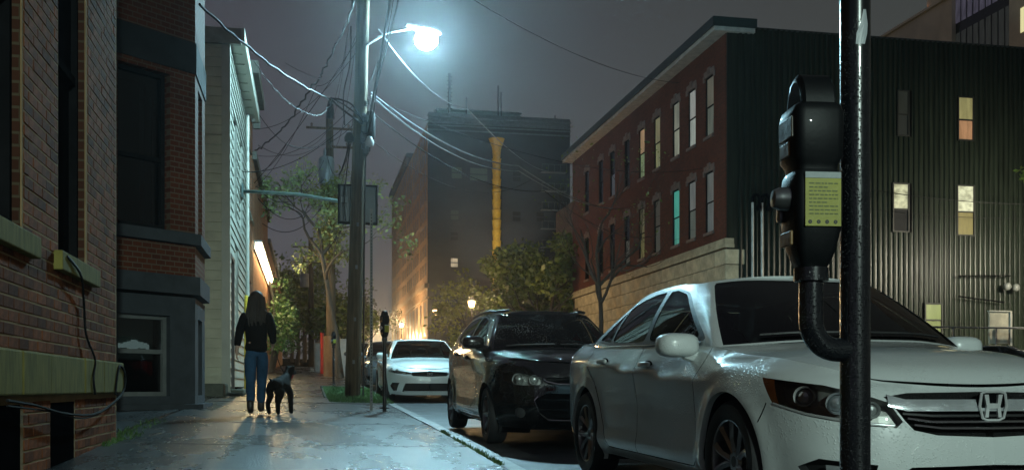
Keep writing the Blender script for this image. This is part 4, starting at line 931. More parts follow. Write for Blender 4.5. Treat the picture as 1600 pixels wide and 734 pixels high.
for k, (x, y, h, s_, lab) in enumerate(((-.6, 70, 7.5, 3, 'dim round tree at the far end of the pavement'), (-1.2, 84, 10, 4, 'taller dim tree behind the far end of the pavement'), (1.6, 60, 4.2, 6, 'small tree just right of the ivy-clad pole foot'), (4.6, 118, 8, 7, 'far hazy tree down the middle of the street'), (7.6, 140, 9, 9, 'distant hazy tree before the tower corner'))):
    tree('street_tree', lab, (x, y, rz(y)), h, .16, 3, L_dark if k > 2 else L_dull, 3000, .9, .3, s_, trunk_h=.22, spread=.8)
hd = MB(); rng = random.Random(4)
for k in range(60): leafset(hd, (rng.uniform(-60, 60), rng.uniform(190, 230), rng.uniform(4.5, 9)), 4, 50, 1.2, 1, rng)
tag(stuff(obj('tree_line', hd, L_dark)), 'far-off dark tree line at the end of the street', 'trees')
# two low lights added behind the parked sedan to brighten the corrugated wall
for k, (x, y) in enumerate(((23.2, 33.9), (26.6, 33.6))):
    bo = thing('added_wall_light', ('left' if k == 0 else 'right')+' one of two low lights added to brighten the green corrugated wall', 'bollard', (x, y, rz(y)))
    obj('post', MB().lathe([(.08, -.05), (.08, .75), (.001, .75)], 10, c=(x, y, rz(y))), M_black, bo, smooth=True)
    obj('lamp_globe', MB().lathe([(.001, .752), (.075, .752), (.075, .95), (.001, .95)], 10, c=(x, y, rz(y))), emit('added_wall_glow', (1, .88, .58), 500), bo, smooth=True)
    obj('cap', MB().lathe([(.001, .96), (.095, .96), (.09, 1.0), (.001, 1.02)], 10, c=(x, y, rz(y))), M_black, bo, smooth=True)
# ================================================================== lamps out of the frame: across the road behind the camera, and in the lot
def lamp_pole(name, label, x, y, zt):
    t = thing('lamp_pole', label, 'lamp pole', (x, y, rz(y)))
    obj('post', MB().tube([(x, y, rz(y)-.05), (x, y, zt)], [.11, .07], 10), M_steel, t); return t
lamp_pole('lamp_pole', 'plain steel lamp pole on the pavement behind the camera', 1.3, -18, 6.9)
cobra('street_lamp', 'street lamp on the pavement behind the camera', (1.3, -18, 6.8), (2.3, -17.9, 7.3), REAR_LAMP_POWER, (.76, 1.0, .90), aim=(2.0, 4.0, -.6))
lamp_pole('lamp_pole', 'steel lamp pole at the right of the parking lot', 27.5, 26.0, 5.8)
cobra('street_lamp', 'warm lot lamp near the corrugated wall', (27.5, 26.0, 5.7), (26.8, 27.6, 5.9), LOT_LAMP_POWER, (1.0, .92, .70), aim=(25.0, 36.1, 3.4), cone=128)
# ================================================================== cars
def pchip(x, y):
    x = np.asarray(x, float); y = np.asarray(y, float); one = y.ndim == 1
    if one: y = y[:, None]
    h = np.diff(x)[:, None]; d = np.diff(y, axis=0)/h; m = np.zeros_like(y)
    if len(x) > 2:
        w1 = 2*h[1:]+h[:-1]; w2 = h[1:]+2*h[:-1]; a, b = d[:-1], d[1:]
        with np.errstate(divide='ignore', invalid='ignore'): hm = (w1+w2)/(w1/a+w2/b)
        m[1:-1] = np.where(a*b > 0, hm, 0)
    m[0], m[-1] = d[0], d[-1]
    def f(q):
        q = np.clip(np.atleast_1d(np.asarray(q, float)), x[0], x[-1]); i = np.clip(np.searchsorted(x, q, 'right')-1, 0, len(x)-2)
        hh = h[i]; t = ((q-x[i])[:, None])/hh
        r = y[i]*(1+2*t)*(1-t)**2+m[i]*hh*t*(1-t)**2+y[i+1]*t*t*(3-2*t)+m[i+1]*hh*t*t*(t-1)
        return r[:, 0] if one else r
    return f
def catmull(P, per=40):
    P = np.asarray(P, float); n = len(P); out = []
    for i in range(n-1):
        p0 = P[i-1] if i else 2*P[0]-P[1]; p3 = P[i+2] if i+2 < n else 2*P[-1]-P[-2]; p1, p2 = P[i], P[i+1]
        # centripetal parametrisation keeps corners free of loops
        t01 = max(np.linalg.norm(p1-p0), 1e-6)**.5; t12 = max(np.linalg.norm(p2-p1), 1e-6)**.5; t23 = max(np.linalg.norm(p3-p2), 1e-6)**.5
        m1 = (p2-p1)+t12*((p1-p0)/t01-(p2-p0)/(t01+t12)); m2 = (p2-p1)+t12*((p3-p2)/t23-(p3-p1)/(t12+t23))
        for k in range(per):
            t = k/per; out.append(p1*(1+2*t)*(1-t)**2+m1*t*(1-t)**2+p2*t*t*(3-2*t)+m2*t*t*(t-1))
    out.append(P[-1]); return np.array(out)
def inpoly(px, py, poly):
    r = np.zeros(len(px), bool); n = len(poly)
    for i in range(n):
        x0, y0 = poly[i]; x1, y1 = poly[(i+1) % n]
        if y0 == y1: continue
        c = ((y0 > py) != (y1 > py)) & (px < (x1-x0)*(py-y0)/(y1-y0)+x0); r ^= c
    return r
def subdiv(poly, step, closed=True):
    out = []; n = len(poly)
    for i in range(n if closed else n-1):
        a = np.array(poly[i], float); b = np.array(poly[(i+1) % n], float); k = max(1, int(math.ceil(np.linalg.norm(b-a)/step)))
        out += [tuple(a+(b-a)*j/k) for j in range(k)]
    if not closed: out.append(tuple(poly[-1]))
    return out
def ribbon(line, w):
    L = [np.array(p, float) for p in line]; up_, dn = [], []
    for i, p in enumerate(L):
        d = L[min(i+1, len(L)-1)]-L[max(i-1, 0)]; d = d/max(np.linalg.norm(d), 1e-9); n = np.array([-d[1], d[0]])*w/2
        up_.append(tuple(p+n)); dn.append(tuple(p-n))
    return up_+dn[::-1]
def roundpoly(P, r=.25, n=3):
    out = []; m = len(P)
    for i in range(m):
        a, b, c = (np.array(P[j % m], float) for j in (i-1, i, i+1))
        p, q = b+(a-b)*r, b+(c-b)*r
        out += [tuple((1-t)**2*p+2*t*(1-t)*b+t*t*q) for t in np.linspace(0, 1, n+1)]
    return out
class Patch:
    def __init__(s, f, outline, step): s.f = f; s.out = outline; s.step = step; s.reg = []
    def add(s, name, poly): s.reg.append((name, subdiv(poly, s.step*.8)))
    def build(s):
        V = []; E = []
        def ring(poly):
            o = len(V); V.extend(poly); E.extend((o+i, o+(i+1) % len(poly)) for i in range(len(poly)))
        ring(s.out)
        for _, p in s.reg: ring(p)
        o = np.array(s.out); x0, y0 = o.min(0); x1, y1 = o.max(0)
        nx, ny = int((x1-x0)/s.step)+1, int((y1-y0)/s.step)+1
        gx, gy = np.meshgrid(np.linspace(x0, x1, nx)[1:-1], np.linspace(y0, y1, ny)[1:-1]); gx = gx.ravel(); gy = gy.ravel()
        k = inpoly(gx, gy, s.out); V.extend(zip(gx[k], gy[k]))
        r = delaunay_2d_cdt([Vector((float(a), float(b))) for a, b in V], E, [], 0, 1e-5)
        D = np.array([(v.x, v.y) for v in r[0]]); T = np.array([t for t in r[2] if len(t) == 3])
        ar = np.cross(D[T[:, 1]]-D[T[:, 0]], D[T[:, 2]]-D[T[:, 0]]); T[ar < 0] = T[ar < 0][:, ::-1]; T = T[np.abs(ar) > 1e-9]
        c = D[T].mean(1); lab = np.full(len(T), -2); lab[inpoly(c[:, 0], c[:, 1], s.out)] = -1
        for i in range(len(s.reg)-1, -1, -1):
            q = inpoly(c[:, 0], c[:, 1], s.reg[i][1]) & (lab > -2); lab[q] = i
        s.D, s.T, s.lab = D, T, lab; s.P = s.f(D[:, 0], D[:, 1]); e = 2e-3
        mx_, my_ = D[:, 0].max(), D[:, 1].max()
        fu = s.f(D[:, 0]+e, D[:, 1])-s.f(np.maximum(D[:, 0]-e, 0), D[:, 1]); fv = s.f(D[:, 0], D[:, 1]+e)-s.f(D[:, 0], D[:, 1]-e)
        N = np.cross(fu, fv); s.N = N/np.maximum(np.linalg.norm(N, axis=1), 1e-9)[:, None]
    def get(s, names, off=0.):
        ids = [i for i, (n, _) in enumerate(s.reg) if n in names]+([-1] if 'body' in names else [])
        T = s.T[np.isin(s.lab, ids)]
        if len(T) == 0: return None
        u, inv = np.unique(T, return_inverse=True); T = inv.reshape(T.shape)
        return s.P[u]+s.N[u]*off, T, s.N[u]
def mirror3(g):
    P, T, N = g; m = np.array([1, -1, 1.]); return P*m, T[:, ::-1], N*m
def join3(*gs):
    P, T, N = [], [], []; o = 0
    for g in gs:
        if g is None: continue
        P.append(g[0]); T.append(g[1]+o); N.append(g[2]); o += len(g[0])
    return np.vstack(P), np.vstack(T), np.vstack(N)
def skirt(g, depth, inward=True):
    """adds a wall from the free border of a patch, going back along its normals"""
    P, T, N = g; cnt = {}
    for t in T:
        for i in range(3):
            a, b = int(t[i]), int(t[(i+1) % 3]); cnt[(a, b)] = cnt.get((a, b), 0)+1
    bd = [(a, b) for (a, b) in cnt if (b, a) not in cnt]; V = []; Fc_ = []; o = 0
    for a, b in bd:
        V += [P[a], P[b], P[b]-N[b]*depth, P[a]-N[a]*depth]; Fc_.append((o+3, o+2, o+1, o) if not inward else (o, o+3, o+2, o+1)); o += 4
    return V, Fc_
def mk(name, g, m, par, label=None):
    if g is None: return None
    P, T, N = g; me = bpy.data.meshes.new(name); me.from_pydata(P.tolist(), [], T.tolist()); me.materials.append(m)
    me.polygons.foreach_set('use_smooth', [True]*len(T)); me.update()
    try: me.normals_split_custom_set_from_vertices(N.tolist())
    except Exception: pass
    o = link(name, me, par)
    if label: o['label'] = label
    return o
def grid3(P):
    n, m = P.shape[:2]; T = []
    for i in range(n-1):
        for j in range(m-1):
            a, b, c, d = i*m+j, i*m+j+1, (i+1)*m+j+1, (i+1)*m+j; T += [(a, b, c), (a, c, d)]
    du = np.gradient(P, axis=0); dv = np.gradient(P, axis=1); N = np.cross(dv, du).reshape(-1, 3); N /= np.maximum(np.linalg.norm(N, axis=1), 1e-9)[:, None]
    T = np.array(T); P = P.reshape(-1, 3)
    if N[:, 2].mean() < 0: N = -N; T = T[:, ::-1]
    fn = np.cross(P[T[:, 1]]-P[T[:, 0]], P[T[:, 2]]-P[T[:, 0]])
    if fn[:, 2].sum() < 0: T = T[:, ::-1]
    return P, T, N
M_seat = mat('seat_fabric', (.035, .033, .03), .8, bump=.2); M_tyre = mat('tyre_rubber', (.014, .014, .015), .62, bump=.2, bs=60)
M_cglass = glassmat('car_glass', (.36, .42, .40), drops=0); M_cglassw = glassmat('car_glass_wet', (.46, .54, .52), drops=58.)
M_cglasst = glassmat('car_glass_tinted', (.10, .11, .11))
M_lens = glassmat('lamp_cover', (.82, .84, .84)); M_amber = mat('amber_reflector', (.085, .022, .005), .25, coat=.5, bump=0); M_red = mat('tail_lamp_red', (.30, .01, .01), .2, coat=.8, bump=0)
M_hous = mat('lamp_reflector', (.62, .63, .62), .28, metal=.6, bump=0); M_plastic = mat('black_plastic', (.018, .018, .019), .5, bump=.2)
M_proj = mat('projector_glass', (.55, .58, .6), .05, metal=.6, bump=0)
WH = {}
def wheel_parts(kind, rt, w, rr):
    key = (kind, rt)
    if key in WH: return WH[key]
    b = MB(); h = w/2     # axis y, outer face at +y
    b.lathe([(rr-.01, -h*.9), (rr+.02, -h), (rt-.025, -h*.96), (rt-.004, -h*.7), (rt, -h*.3), (rt, h*.3), (rt-.004, h*.7), (rt-.025, h*.96), (rr+.02, h), (rr-.01, h*.9)], 40, 'y'); ty = b.mesh('tyre', M_tyre, True)
    b = MB(); b.lathe([(rr-.028, -h*.7), (rr-.022, h*.55), (rr-.018, h*.86), (rr+.004, h*.93), (rr+.012, h*.86)], 40, 'y')
    b.lathe([(.001, h*.62), (.055, h*.62), (.075, h*.5), (.07, h*.2)], 20, 'y')
    ns = 5 if kind != 'multi' else 7
    for k in range(ns):
        for sgn in ((-1, 1) if kind == 'twin' else (0,)):
            a0 = 2*PI*k/ns+sgn*.12; a1 = 2*PI*k/ns+sgn*(.34 if kind == 'twin' else 0)
            wd0, wd1 = (.020, .026) if kind == 'twin' else (.030, .022)
            vs = []
            for (r_, a, wd, y) in ((.045, a0, wd0, h*.58), (rr*.55, (a0+a1)/2, wd0*.9, h*.72), (rr-.012, a1, wd1, h*.82)):
                c, s_ = math.cos(a), math.sin(a)
                for (q, yy) in ((-wd, y-.006), (0, y+.008), (wd, y-.006), (wd*.9, y-.05), (-wd*.9, y-.05)): vs.append((r_*c-q*s_, yy, r_*s_+q*c))
            fs = []
            for i in range(2):
                for j in range(5): fs.append((i*5+j, i*5+(j+1) % 5, (i+1)*5+(j+1) % 5, (i+1)*5+j))
            b.add(vs, fs)
    ri = b.mesh('rim', M_alloy, False)
    b = MB(); b.lathe([(.001, -h*.2), (rr*.62, -h*.2), (rr*.62, -h*.05), (.001, -h*.05)], 24, 'y'); b.lathe([(.001, h*.63), (.03, h*.63), (.032, h*.55)], 14, 'y'); di = b.mesh('brake_disc', mat('brake_steel', (.12, .12, .12), .5, metal=.6, bump=0), True)
    WH[key] = (ty, ri, di); return WH[key]
def superell(c, r, e=.6, n=16, m=10, clampx=None):
    b = MB(); b.sphere((0, 0, 0), 1, n, m); out = []
    for v in b.v:
        L_ = (abs(v[0])**(2/e)+abs(v[1])**(2/e)+abs(v[2])**(2/e))**(e/2); p = [v[i]/L_*r[i] for i in range(3)]
        if clampx is not None: p[0] = max(p[0], clampx)
        out.append((p[0]+c[0], p[1]+c[1], p[2]+c[2]))
    b.v = out; return b
def car(name, label, cat, sp, loc, rotz, pitch, paint, group=None, roll=0):
    root = thing(name, label, cat, loc, (roll, pitch, rotz), group)
    plan = catmull(sp['plan'], 40); seg = np.r_[0, np.cumsum(np.linalg.norm(np.diff(plan, axis=0), axis=1))]; Ls = seg[-1]
    tg = np.gradient(plan, axis=0); tg[0] = (0, 1); tg[-1] = (0, -1); tg /= np.linalg.norm(tg, axis=1)[:, None]; nr = np.c_[tg[:, 1], -tg[:, 0]]
    kmid = int(np.argmax(plan[:, 1]))
    sxf = lambda x: float(np.interp(-x, -plan[kmid//3:, 0], seg[kmid//3:])) if True else 0
    syf = lambda y: float(np.interp(y, plan[:kmid, 1], seg[:kmid]))
    rend = len(plan)-1
    def sry(y): return float(np.interp(-y, -plan[kmid+60:, 1], seg[kmid+60:]))
    st = []
    for key, Z, I in sp['stations']: st.append(((syf(key[1]) if key[0] == 'y' else sxf(key[1]) if key[0] == 'x' else Ls), Z, I))
    S_ = [q[0] for q in st]; S2 = [-S_[1]]+S_; fz = pchip(S2, [st[1][1]]+[q[1] for q in st]); fi = pchip(S2, [st[1][2]]+[q[2] for q in st])
    ns = 260; sg = np.linspace(0, Ls, ns); Zt = fz(sg); It = fi(sg); K = Zt.shape[1]; vv = np.linspace(0, K-1, 130)
    ZD = np.array([pchip(range(K), r_)(vv) for r_ in Zt]); ID = np.array([pchip(range(K), r_)(vv) for r_ in It])
    wb = sp['wb']; RA = sp['arch']; zw = sp['rt']; ax = (0., -wb)
    def inset(s, z):
        s = np.clip(s, 0, Ls); q = s/Ls*(ns-1); i = np.minimum(q.astype(int), ns-2); f = q-i; out = np.empty(len(s))
        for k in range(len(s)):
            a = np.interp(z[k], ZD[i[k]], ID[i[k]]); b_ = np.interp(z[k], ZD[i[k]+1], ID[i[k]+1]); out[k] = a+(b_-a)*f[k]
        return out
    def fband(s, z):
        s = np.asarray(s, float); z = np.asarray(z, float); ins = inset(s, z)
        px, py = np.interp(s, seg, plan[:, 0]), np.interp(s, seg, plan[:, 1]); nx, ny = np.interp(s, seg, nr[:, 0]), np.interp(s, seg, nr[:, 1])
        neg = s < 0; py = np.where(neg, s, py)
        bul = np.zeros(len(s))
        for a in ax:
            r_ = np.sqrt((px-a)**2+(z-zw)**2); bul += sp.get('flare', .022)*np.exp(-(np.maximum(r_-RA, 0)/.075)**2)*(py > .5)*np.clip((.95-z)/.3, 0, 1)
        d = -ins+bul; return np.c_[px+nx*d, py+ny*d, z]
    zb = np.interp(sg, S_, [q[1][0] for q in st]); zbot = ZD[:, 0]; ztop = ZD[:, -1]
    k = np.linspace(0, ns-1, 150).astype(int)
    outline = [(sg[i], zbot[i]) for i in k]+[(sg[i], ztop[i]) for i in k[::-1]]
    B = Patch(fband, outline, sp.get('step', .045))
    def pol(pts):
        out = []
        for p in pts: out.append(((syf(p[1]) if p[0] == 'y' else sxf(p[1]) if p[0] == 'x' else sry(p[1])), p[2]))
        return out
    def dens(pts, closed=True): return pol([(a[0], a[1]+(b[1]-a[1])*t, a[2]+(b[2]-a[2])*t) if a[0] == b[0] else a for a, b in zip(pts, pts[1:]+pts[:1]) for t in ((0, .33, .66) if a[0] == b[0] else (0,))])
    for a in ax:
        B.add('arch', [(sxf(a+RA*math.cos(t)), zw+RA*math.sin(t)) for t in np.linspace(-.62, PI+.62, 48)])
    for n_, pts in sp['regions']: B.add(n_, pol(pts))
    gw = sp.get('gap', .008)
    for line in sp['gaps']: B.add('gap', ribbon(subdiv(pol(line), .05, False), gw))
    for n_, pts in sp['panels']: B.add(n_, pol(pts))
    B.build()
    both = lambda n_, off=0.: (lambda g: None if g is None else join3(g, mirror3(g)))(B.get(n_, off))
    mk('body', both(['body']), paint, root)
    mk('shut_line', both(['gap'], -.012), M_dark, root)
    for n_ in ('front_bumper', 'rear_bumper'): mk(n_, both([n_]), paint, root)
    parts = {}
    for n_ in ('fender', 'front_door', 'rear_door'):
        g = B.get([n_])
        if g is not None:
            for q, gg in ((1, g), (-1, mirror3(g))): parts[(n_, q)] = mk(n_, gg, paint, root)
    # arch lips and liners
    for a in ax:
        th = np.linspace(-.5, PI+.5, 44); P = fband(np.array([sxf(a+RA*math.cos(t)) for t in th]), np.array([zw+RA*math.sin(t) for t in th]))
        for sgn in (1, -1):
            b = MB(); m_ = len(th); vs = [(p[0], sgn*p[1], p[2]) for p in P]+[(p[0]*1, sgn*(p[1]-.035), p[2]) for p in P]
            b.add(vs, [(i, i+1, m_+i+1, m_+i) for i in range(m_-1)]); obj('wheel_arch_lip', b, paint, root, True, True)
            b = MB(); vs = [(p[0], sgn*(p[1]-.034), p[2]) for p in P]+[(a+(p[0]-a)*1.04, sgn*(p[1]-.34), zw+(p[2]-zw)*1.04) for p in P]
            b.add(vs, [(i, i+1, m_+i+1, m_+i) for i in range(m_-1)]+[tuple(range(2*m_-1, m_-1, -1))]); obj('wheel_well', b, M_dark, root, False, True)
    # lamp clusters, grilles and other inset regions
    for n_, spec in sp['insets'].items():
        g = B.get([n_])
        if g is None: continue
        gs = [join3(g, mirror3(g))] if spec.get('join') else [g, mirror3(g)]
        for q, gg in enumerate(gs):
            deep = spec.get('depth', .05); V, Fq = skirt(gg, deep)
            back = (gg[0]-gg[2]*deep, gg[1], gg[2]); bb_ = MB(); bb_.add(V, Fq); bb_.add(back[0].tolist(), back[1].tolist())
            o_ = obj(spec['name'], bb_, spec['mat'], root, False, True)
            if spec.get('lens'): mk('lens', gg, spec['lens'], o_)
            sgn = -1 if q == 1 else 1
            for (kx, vx, z, r_, m_, nm) in spec.get('bulbs', []):
                s1 = syf(vx) if kx == 'y' else sxf(vx); p = fband(np.array([s1]), np.array([z]))[0]; nrm = np.array([np.interp(s1, seg, nr[:, 0]), np.interp(s1, seg, nr[:, 1]), 0])
                c = p-nrm*(deep*.62); bl_ = MB(); bl_.lathe([(.001, .035), (r_*.45, .03), (r_*.72, .012), (r_*.75, .0), (r_*.82, .02), (r_, .03), (r_*1.02, -.02)], 18, 'x')
                ang = math.atan2(nrm[1]*sgn, nrm[0])*.6; ob = obj(nm, bl_, m_, o_, True, True); ob.location = (c[0], c[1]*sgn, c[2]); ob.rotation_euler = (0, 0, ang)
    for n_, nm, m_, off in sp.get('proud', []):
        g = both([n_], off)
        if g is not None:
            V, Fq = skirt(g, off+.01); o_ = mk(nm, g, m_, root); b = MB(); b.add(V, Fq); obj('edge', b, m_, o_, False, True)
    # bars: strips standing proud across the nose
    for line, w_, off, m_, nm in sp.get('bars', []):
        L_ = subdiv(pol(line), .03, False); s_ = np.array([p[0] for p in L_]); z_ = np.array([p[1] for p in L_]); secs = []
        for (dz, do) in ((-w_/2, -.02), (-w_/2, off*.7), (-w_/4, off), (w_/4, off), (w_/2, off*.7), (w_/2, -.02)):
            p = fband(s_, z_+dz); nx, ny = np.interp(s_, seg, nr[:, 0]), np.interp(s_, seg, nr[:, 1]); secs.append(np.c_[p[:, 0]+nx*do, p[:, 1]+ny*do, p[:, 2]])
        A = np.array(secs).transpose(1, 0, 2); n1, m1 = A.shape[:2]; b = MB()
        full_ = np.concatenate([A[::-1]*np.array([1, -1, 1]), A], 0) if sp['sym_bar'](line) else None
        for arr in ([full_] if full_ is not None else [A, A[::-1]*np.array([1, -1, 1])]):
            b.add(arr.reshape(-1, 3).tolist(), [(i*m1+j, i*m1+j+1, (i+1)*m1+j+1, (i+1)*m1+j) for i in range(len(arr)-1) for j in range(m1-1)])
        if full_ is None and abs(line[0][1]) > 0 and line[0][0] == 'x':
            h_ = len(b.v)//2
            for q in (0, 1):
                b2 = MB(); b2.add(b.v[q*h_:(q+1)*h_], [tuple(i-q*h_ for i in f) for f in b.f if q*h_ <= f[0] < (q+1)*h_]); obj(nm, b2, m_, root, True, True)
        else: obj(nm, b, m_, root, True, True)
    # shoulder curve
    shp = fband(sg, ztop)
    def Cx(x): s1 = sxf(x); p = fband(np.array([s1]), np.array([np.interp(s1, sg, ztop)]))[0]; return p
    # bonnet: Coons patch from the nose edge to the cowl
    gh = sp['gh']; s1 = syf(sp['hood_y']); s2 = sxf(sp['hood_x'])
    q = np.linspace(-1, 1, 25); t = np.linspace(0, 1, 25)
    def shoulder(s): return fband(np.atleast_1d(s), np.interp(np.atleast_1d(s), sg, ztop))
    def coons(Fr_, Re, Lr, Ll, crown, xr=None):
        qq = (q+1)/2; A = np.empty((len(t), len(q), 3))
        for i, ti in enumerate(t):
            ruled1 = Fr_*(1-ti)+Re*ti; ruled2 = Lr[i][None]*(1-qq[:, None])+Ll[i][None]*qq[:, None]
            bil = (Fr_[0]*(1-ti)+Re[0]*ti)[None]*(1-qq[:, None])+(Fr_[-1]*(1-ti)+Re[-1]*ti)[None]*qq[:, None]
            A[i] = ruled1+ruled2-bil; A[i][:, 2] += crown(ti, q)
        return A
    sm = np.array([1, -1, 1.])
    Fr_ = np.array([shoulder(s1*abs(v))[0]*(sm if v < 0 else 1) for v in q]); cw_ = Cx(sp['hood_x'])
    yc = cw_[1]; xc0, zc0 = sp['cowl']; Re = np.array([(cw_[0]+(xc0-cw_[0])*(1-abs(v)**2.4), yc*v, cw_[2]+(zc0-cw_[2])*(1-v*v)) for v in q])
    Ll = np.array([shoulder(s1+(s2-s1)*ti)[0] for ti in t]); Lr = Ll*sm
    hc = sp.get('hood_crown', .035); hl_ = sp.get('hood_line', .62)
    def crown(ti, v): 
        e_ = (1-np.abs(v)**2.2)*math.sin(PI*min(1, ti*.93+.07))**.8*hc; rd = .010*np.exp(-((np.abs(v)-hl_)/.07)**2)*math.sin(PI*ti)**.7; return e_+rd
    hd_ = grid3(coons(Fr_, Re, Lr, Ll, crown)); hood = mk('hood', (hd_[0]*np.array([1, .994, 1]), hd_[1], hd_[2]), paint, root)
    # greenhouse
    gb, gt = [], []
    for bq, tq in gh:
        b3 = np.array(Cx(bq[0])-np.array([0, .012, .004]) if len(bq) == 1 else bq, float); gb.append(b3); gt.append(np.array(tq, float))
    gb, gt = np.array(gb), np.array(gt)
    ku = np.r_[0, np.cumsum(np.linalg.norm(np.diff(gb, axis=0), axis=1))]; Lu = ku[-1]
    both6 = catmull(np.c_[gb, gt], 40); kk = np.repeat(ku[:-1], 40)+np.tile(np.arange(40)/40, len(ku)-1)*np.repeat(np.diff(ku), 40); kk = np.r_[kk, Lu]
    Hh = .46; blg = sp.get('bulge', .028)
    def fgh(u, w):
        u = np.asarray(u, float); w = np.asarray(w, float); uc = np.clip(u, 0, Lu); tt = w/Hh
        b3 = np.c_[[np.interp(uc, kk, both6[:, i]) for i in range(3)]].T; t3 = np.c_[[np.interp(uc, kk, both6[:, 3+i]) for i in range(3)]].T
        d_ = np.c_[[np.interp(np.clip(uc+.02, 0, Lu), kk, both6[:, i])-np.interp(np.clip(uc-.02, 0, Lu), kk, both6[:, i]) for i in range(2)]].T
        n2 = np.c_[d_[:, 1], -d_[:, 0]]; n2 /= np.maximum(np.linalg.norm(n2, axis=1), 1e-9)[:, None]
        p = b3*(1-tt)[:, None]+t3*tt[:, None]; bb_ = blg*4*tt*(1-tt); p[:, :2] += n2*bb_[:, None]; p[:, 1] = np.where(u < 0, u, p[:, 1]); return p
    gu, gv = np.meshgrid(np.linspace(0, Lu, 260), np.linspace(0, Hh, 40), indexing='ij'); GP = fgh(gu.ravel(), gv.ravel())
    def inv(x, z, ulo, uhi):
        msk = (gu.ravel() >= ulo) & (gu.ravel() <= uhi); i = np.where(msk)[0]; d = (GP[i, 0]-x)**2+(GP[i, 2]-z)**2; j = i[np.argmin(d)]; u, w = gu.ravel()[j], gv.ravel()[j]
        for _ in range(6):
            e = 1e-3; p = fgh([u, u+e, u], [w, w, w+e]); J = np.array([[p[1, 0]-p[0, 0], p[2, 0]-p[0, 0]], [p[1, 2]-p[0, 2], p[2, 2]-p[0, 2]]])/e
            try: du = np.linalg.solve(J, [x-p[0, 0], z-p[0, 2]])
            except Exception: break
            u += np.clip(du[0], -.05, .05); w += np.clip(du[1], -.05, .05); u = min(max(u, ulo), uhi)
        return (u, min(max(w, .006), Hh-.006))
    G = Patch(fgh, subdiv([(0, 0), (Lu, 0), (Lu, Hh), (0, Hh)], .04), .04)
    ia, ic = sp['gh_a'], sp['gh_c']      # key index of A pillar foot and rear pillar
    G.add('windshield', [(-.0, .012)]+[(ku[ia]-.045, .012), (ku[ia]-.035, Hh*.5), (ku[ia]-.03, Hh-.035), (ku[ia]-.06, Hh-.018)]+[(0, Hh-.022)])
    G.add('rear_window', [(Lu, .03), (Lu, Hh-.05), (ku[ic]+.10, Hh-.05), (ku[ic]+.07, .03)])
    for n_, pts in sp['side_glass']: G.add(n_, [inv(x, z, ku[ia]*.9, ku[ic]+.1) for x, z in subdiv(roundpoly(pts, .14, 3), .06)])
    G.add('window_seal', [inv(x, z, ku[ia]*.9, ku[ic]+.1) for x, z in subdiv(roundpoly(sp['dlo'], .12, 3), .06)])
    G.build(); bothg = lambda n_, off=0.: (lambda g: None if g is None else join3(g, mirror3(g)))(G.get(n_, off))
    mk('pillar', bothg(['body']), sp.get('pillar_mat', paint), root); gws = G.get(['window_seal']); mk('window_seal', gws, M_plastic, root); mk('window_seal', mirror3(gws), M_plastic, root)
    mk('windshield', bothg(['windshield'], -.004), sp.get('ws_glass', M_cglass), root); mk('rear_window', bothg(['rear_window'], -.004), M_cglasst, root)
    for n_, _ in sp['side_glass']:
        g = G.get([n_], -.005)
        if g is not None:
            for gg in (g, mirror3(g)): mk('side_window', gg, sp.get('side_mat', {}).get(n_, M_cglass), root)
    # roof
    tc_ = both6[:, 3:]; n_r = len(tc_); idx = np.linspace(0, n_r-1, 46).astype(int); qs = np.linspace(-1, 1, 17); A = np.empty((46, 17, 3)); xs0, xs1 = tc_[0, 0], tc_[-1, 0]
    for i, j in enumerate(idx):
        p = tc_[j]; e_ = math.sin(PI*i/45)**.5; A[i] = np.array([(p[0], p[1]*v, p[2]+sp.get('roof_crown', .035)*e_*(1-abs(v)**2.5)) for v in qs])
    mk('roof', grid3(A), sp.get('roof_mat', paint), root)
    if sp.get('roof_rail'):
        for sgn in (1, -1): obj('roof_rail', MB().tube([(x, sgn*(y-.03), z+.035) for x, y, z in tc_[60:300:12]], .016, 8), M_plastic, root, True, True)
    # deck lid
    if sp.get('deck'):
        xd = gb[ic][0]; sd = sxf(sp['deck'][0]); se = sry(sp['deck'][1])
        ed = fgh(np.linspace(ku[ic]-.02, Lu, 13), np.full(13, .0)); Fd = np.concatenate([ed[::1]*sm, ed[::-1][1:]], 0); Rd = np.array([shoulder(Ls-(Ls-se)*abs(v))[0]*(sm if v < 0 else 1) for v in q])
        Dl = np.array([fband(np.array([sd+(se-sd)*ti]), np.interp(np.array([sd+(se-sd)*ti]), sg, ztop))[0] for ti in t]); Fd[0] = Dl[0]*sm; Fd[-1] = Dl[0]
        mk('trunk_lid', grid3(coons(Fd, Rd, Dl*sm, Dl, lambda ti, v: .02*(1-v*v)*math.sin(PI*ti))), paint, root)
    # cowl, under-body, cabin
    b = MB(); b.add([(p[0]-.005, p[1]*.98, p[2]-.012) for p in Re]+[(p[0]-.26, p[1]*.97, p[2]-.02) for p in Re], [(i, i+1, 25+i+1, 25+i) for i in range(24)]); obj('cowl', b, M_plastic, root, False, True)
    hw = sp['hw']; zf = zw; b = MB(); b.box((-wb+.42, -hw+.13, .19), (-.44, hw-.13, .52)); b.box((-.44, -hw+.34, .24), (sp['nose']-.22, hw-.34, .62)); b.box((sp['tail']+.25, -hw+.34, .26), (-wb+.42, hw-.34, .62)); obj('underbody', b, M_dark, root, False, True)
    b = MB(); b.bbox((gb[0][0]-.62, -hw+.2, .60), (gb[0][0]-.28, hw-.2, zc0-.07), .05); obj('dashboard', b, M_plastic, root, True, True)
    swx = gb[0][0]-.72; b = MB(); b.tube([(swx+.08*math.sin(a), .36+.18*math.cos(a), zc0-.06+.165*math.sin(a)) for a in np.linspace(0, 2*PI, 25)], .014, 6); b.tube([(swx+.1, .36, zc0-.12), (swx, .36, zc0-.06)], .04, 6); obj('steering_wheel', b, M_plastic, root, True, True)
    zs_ = sp['gt_z']
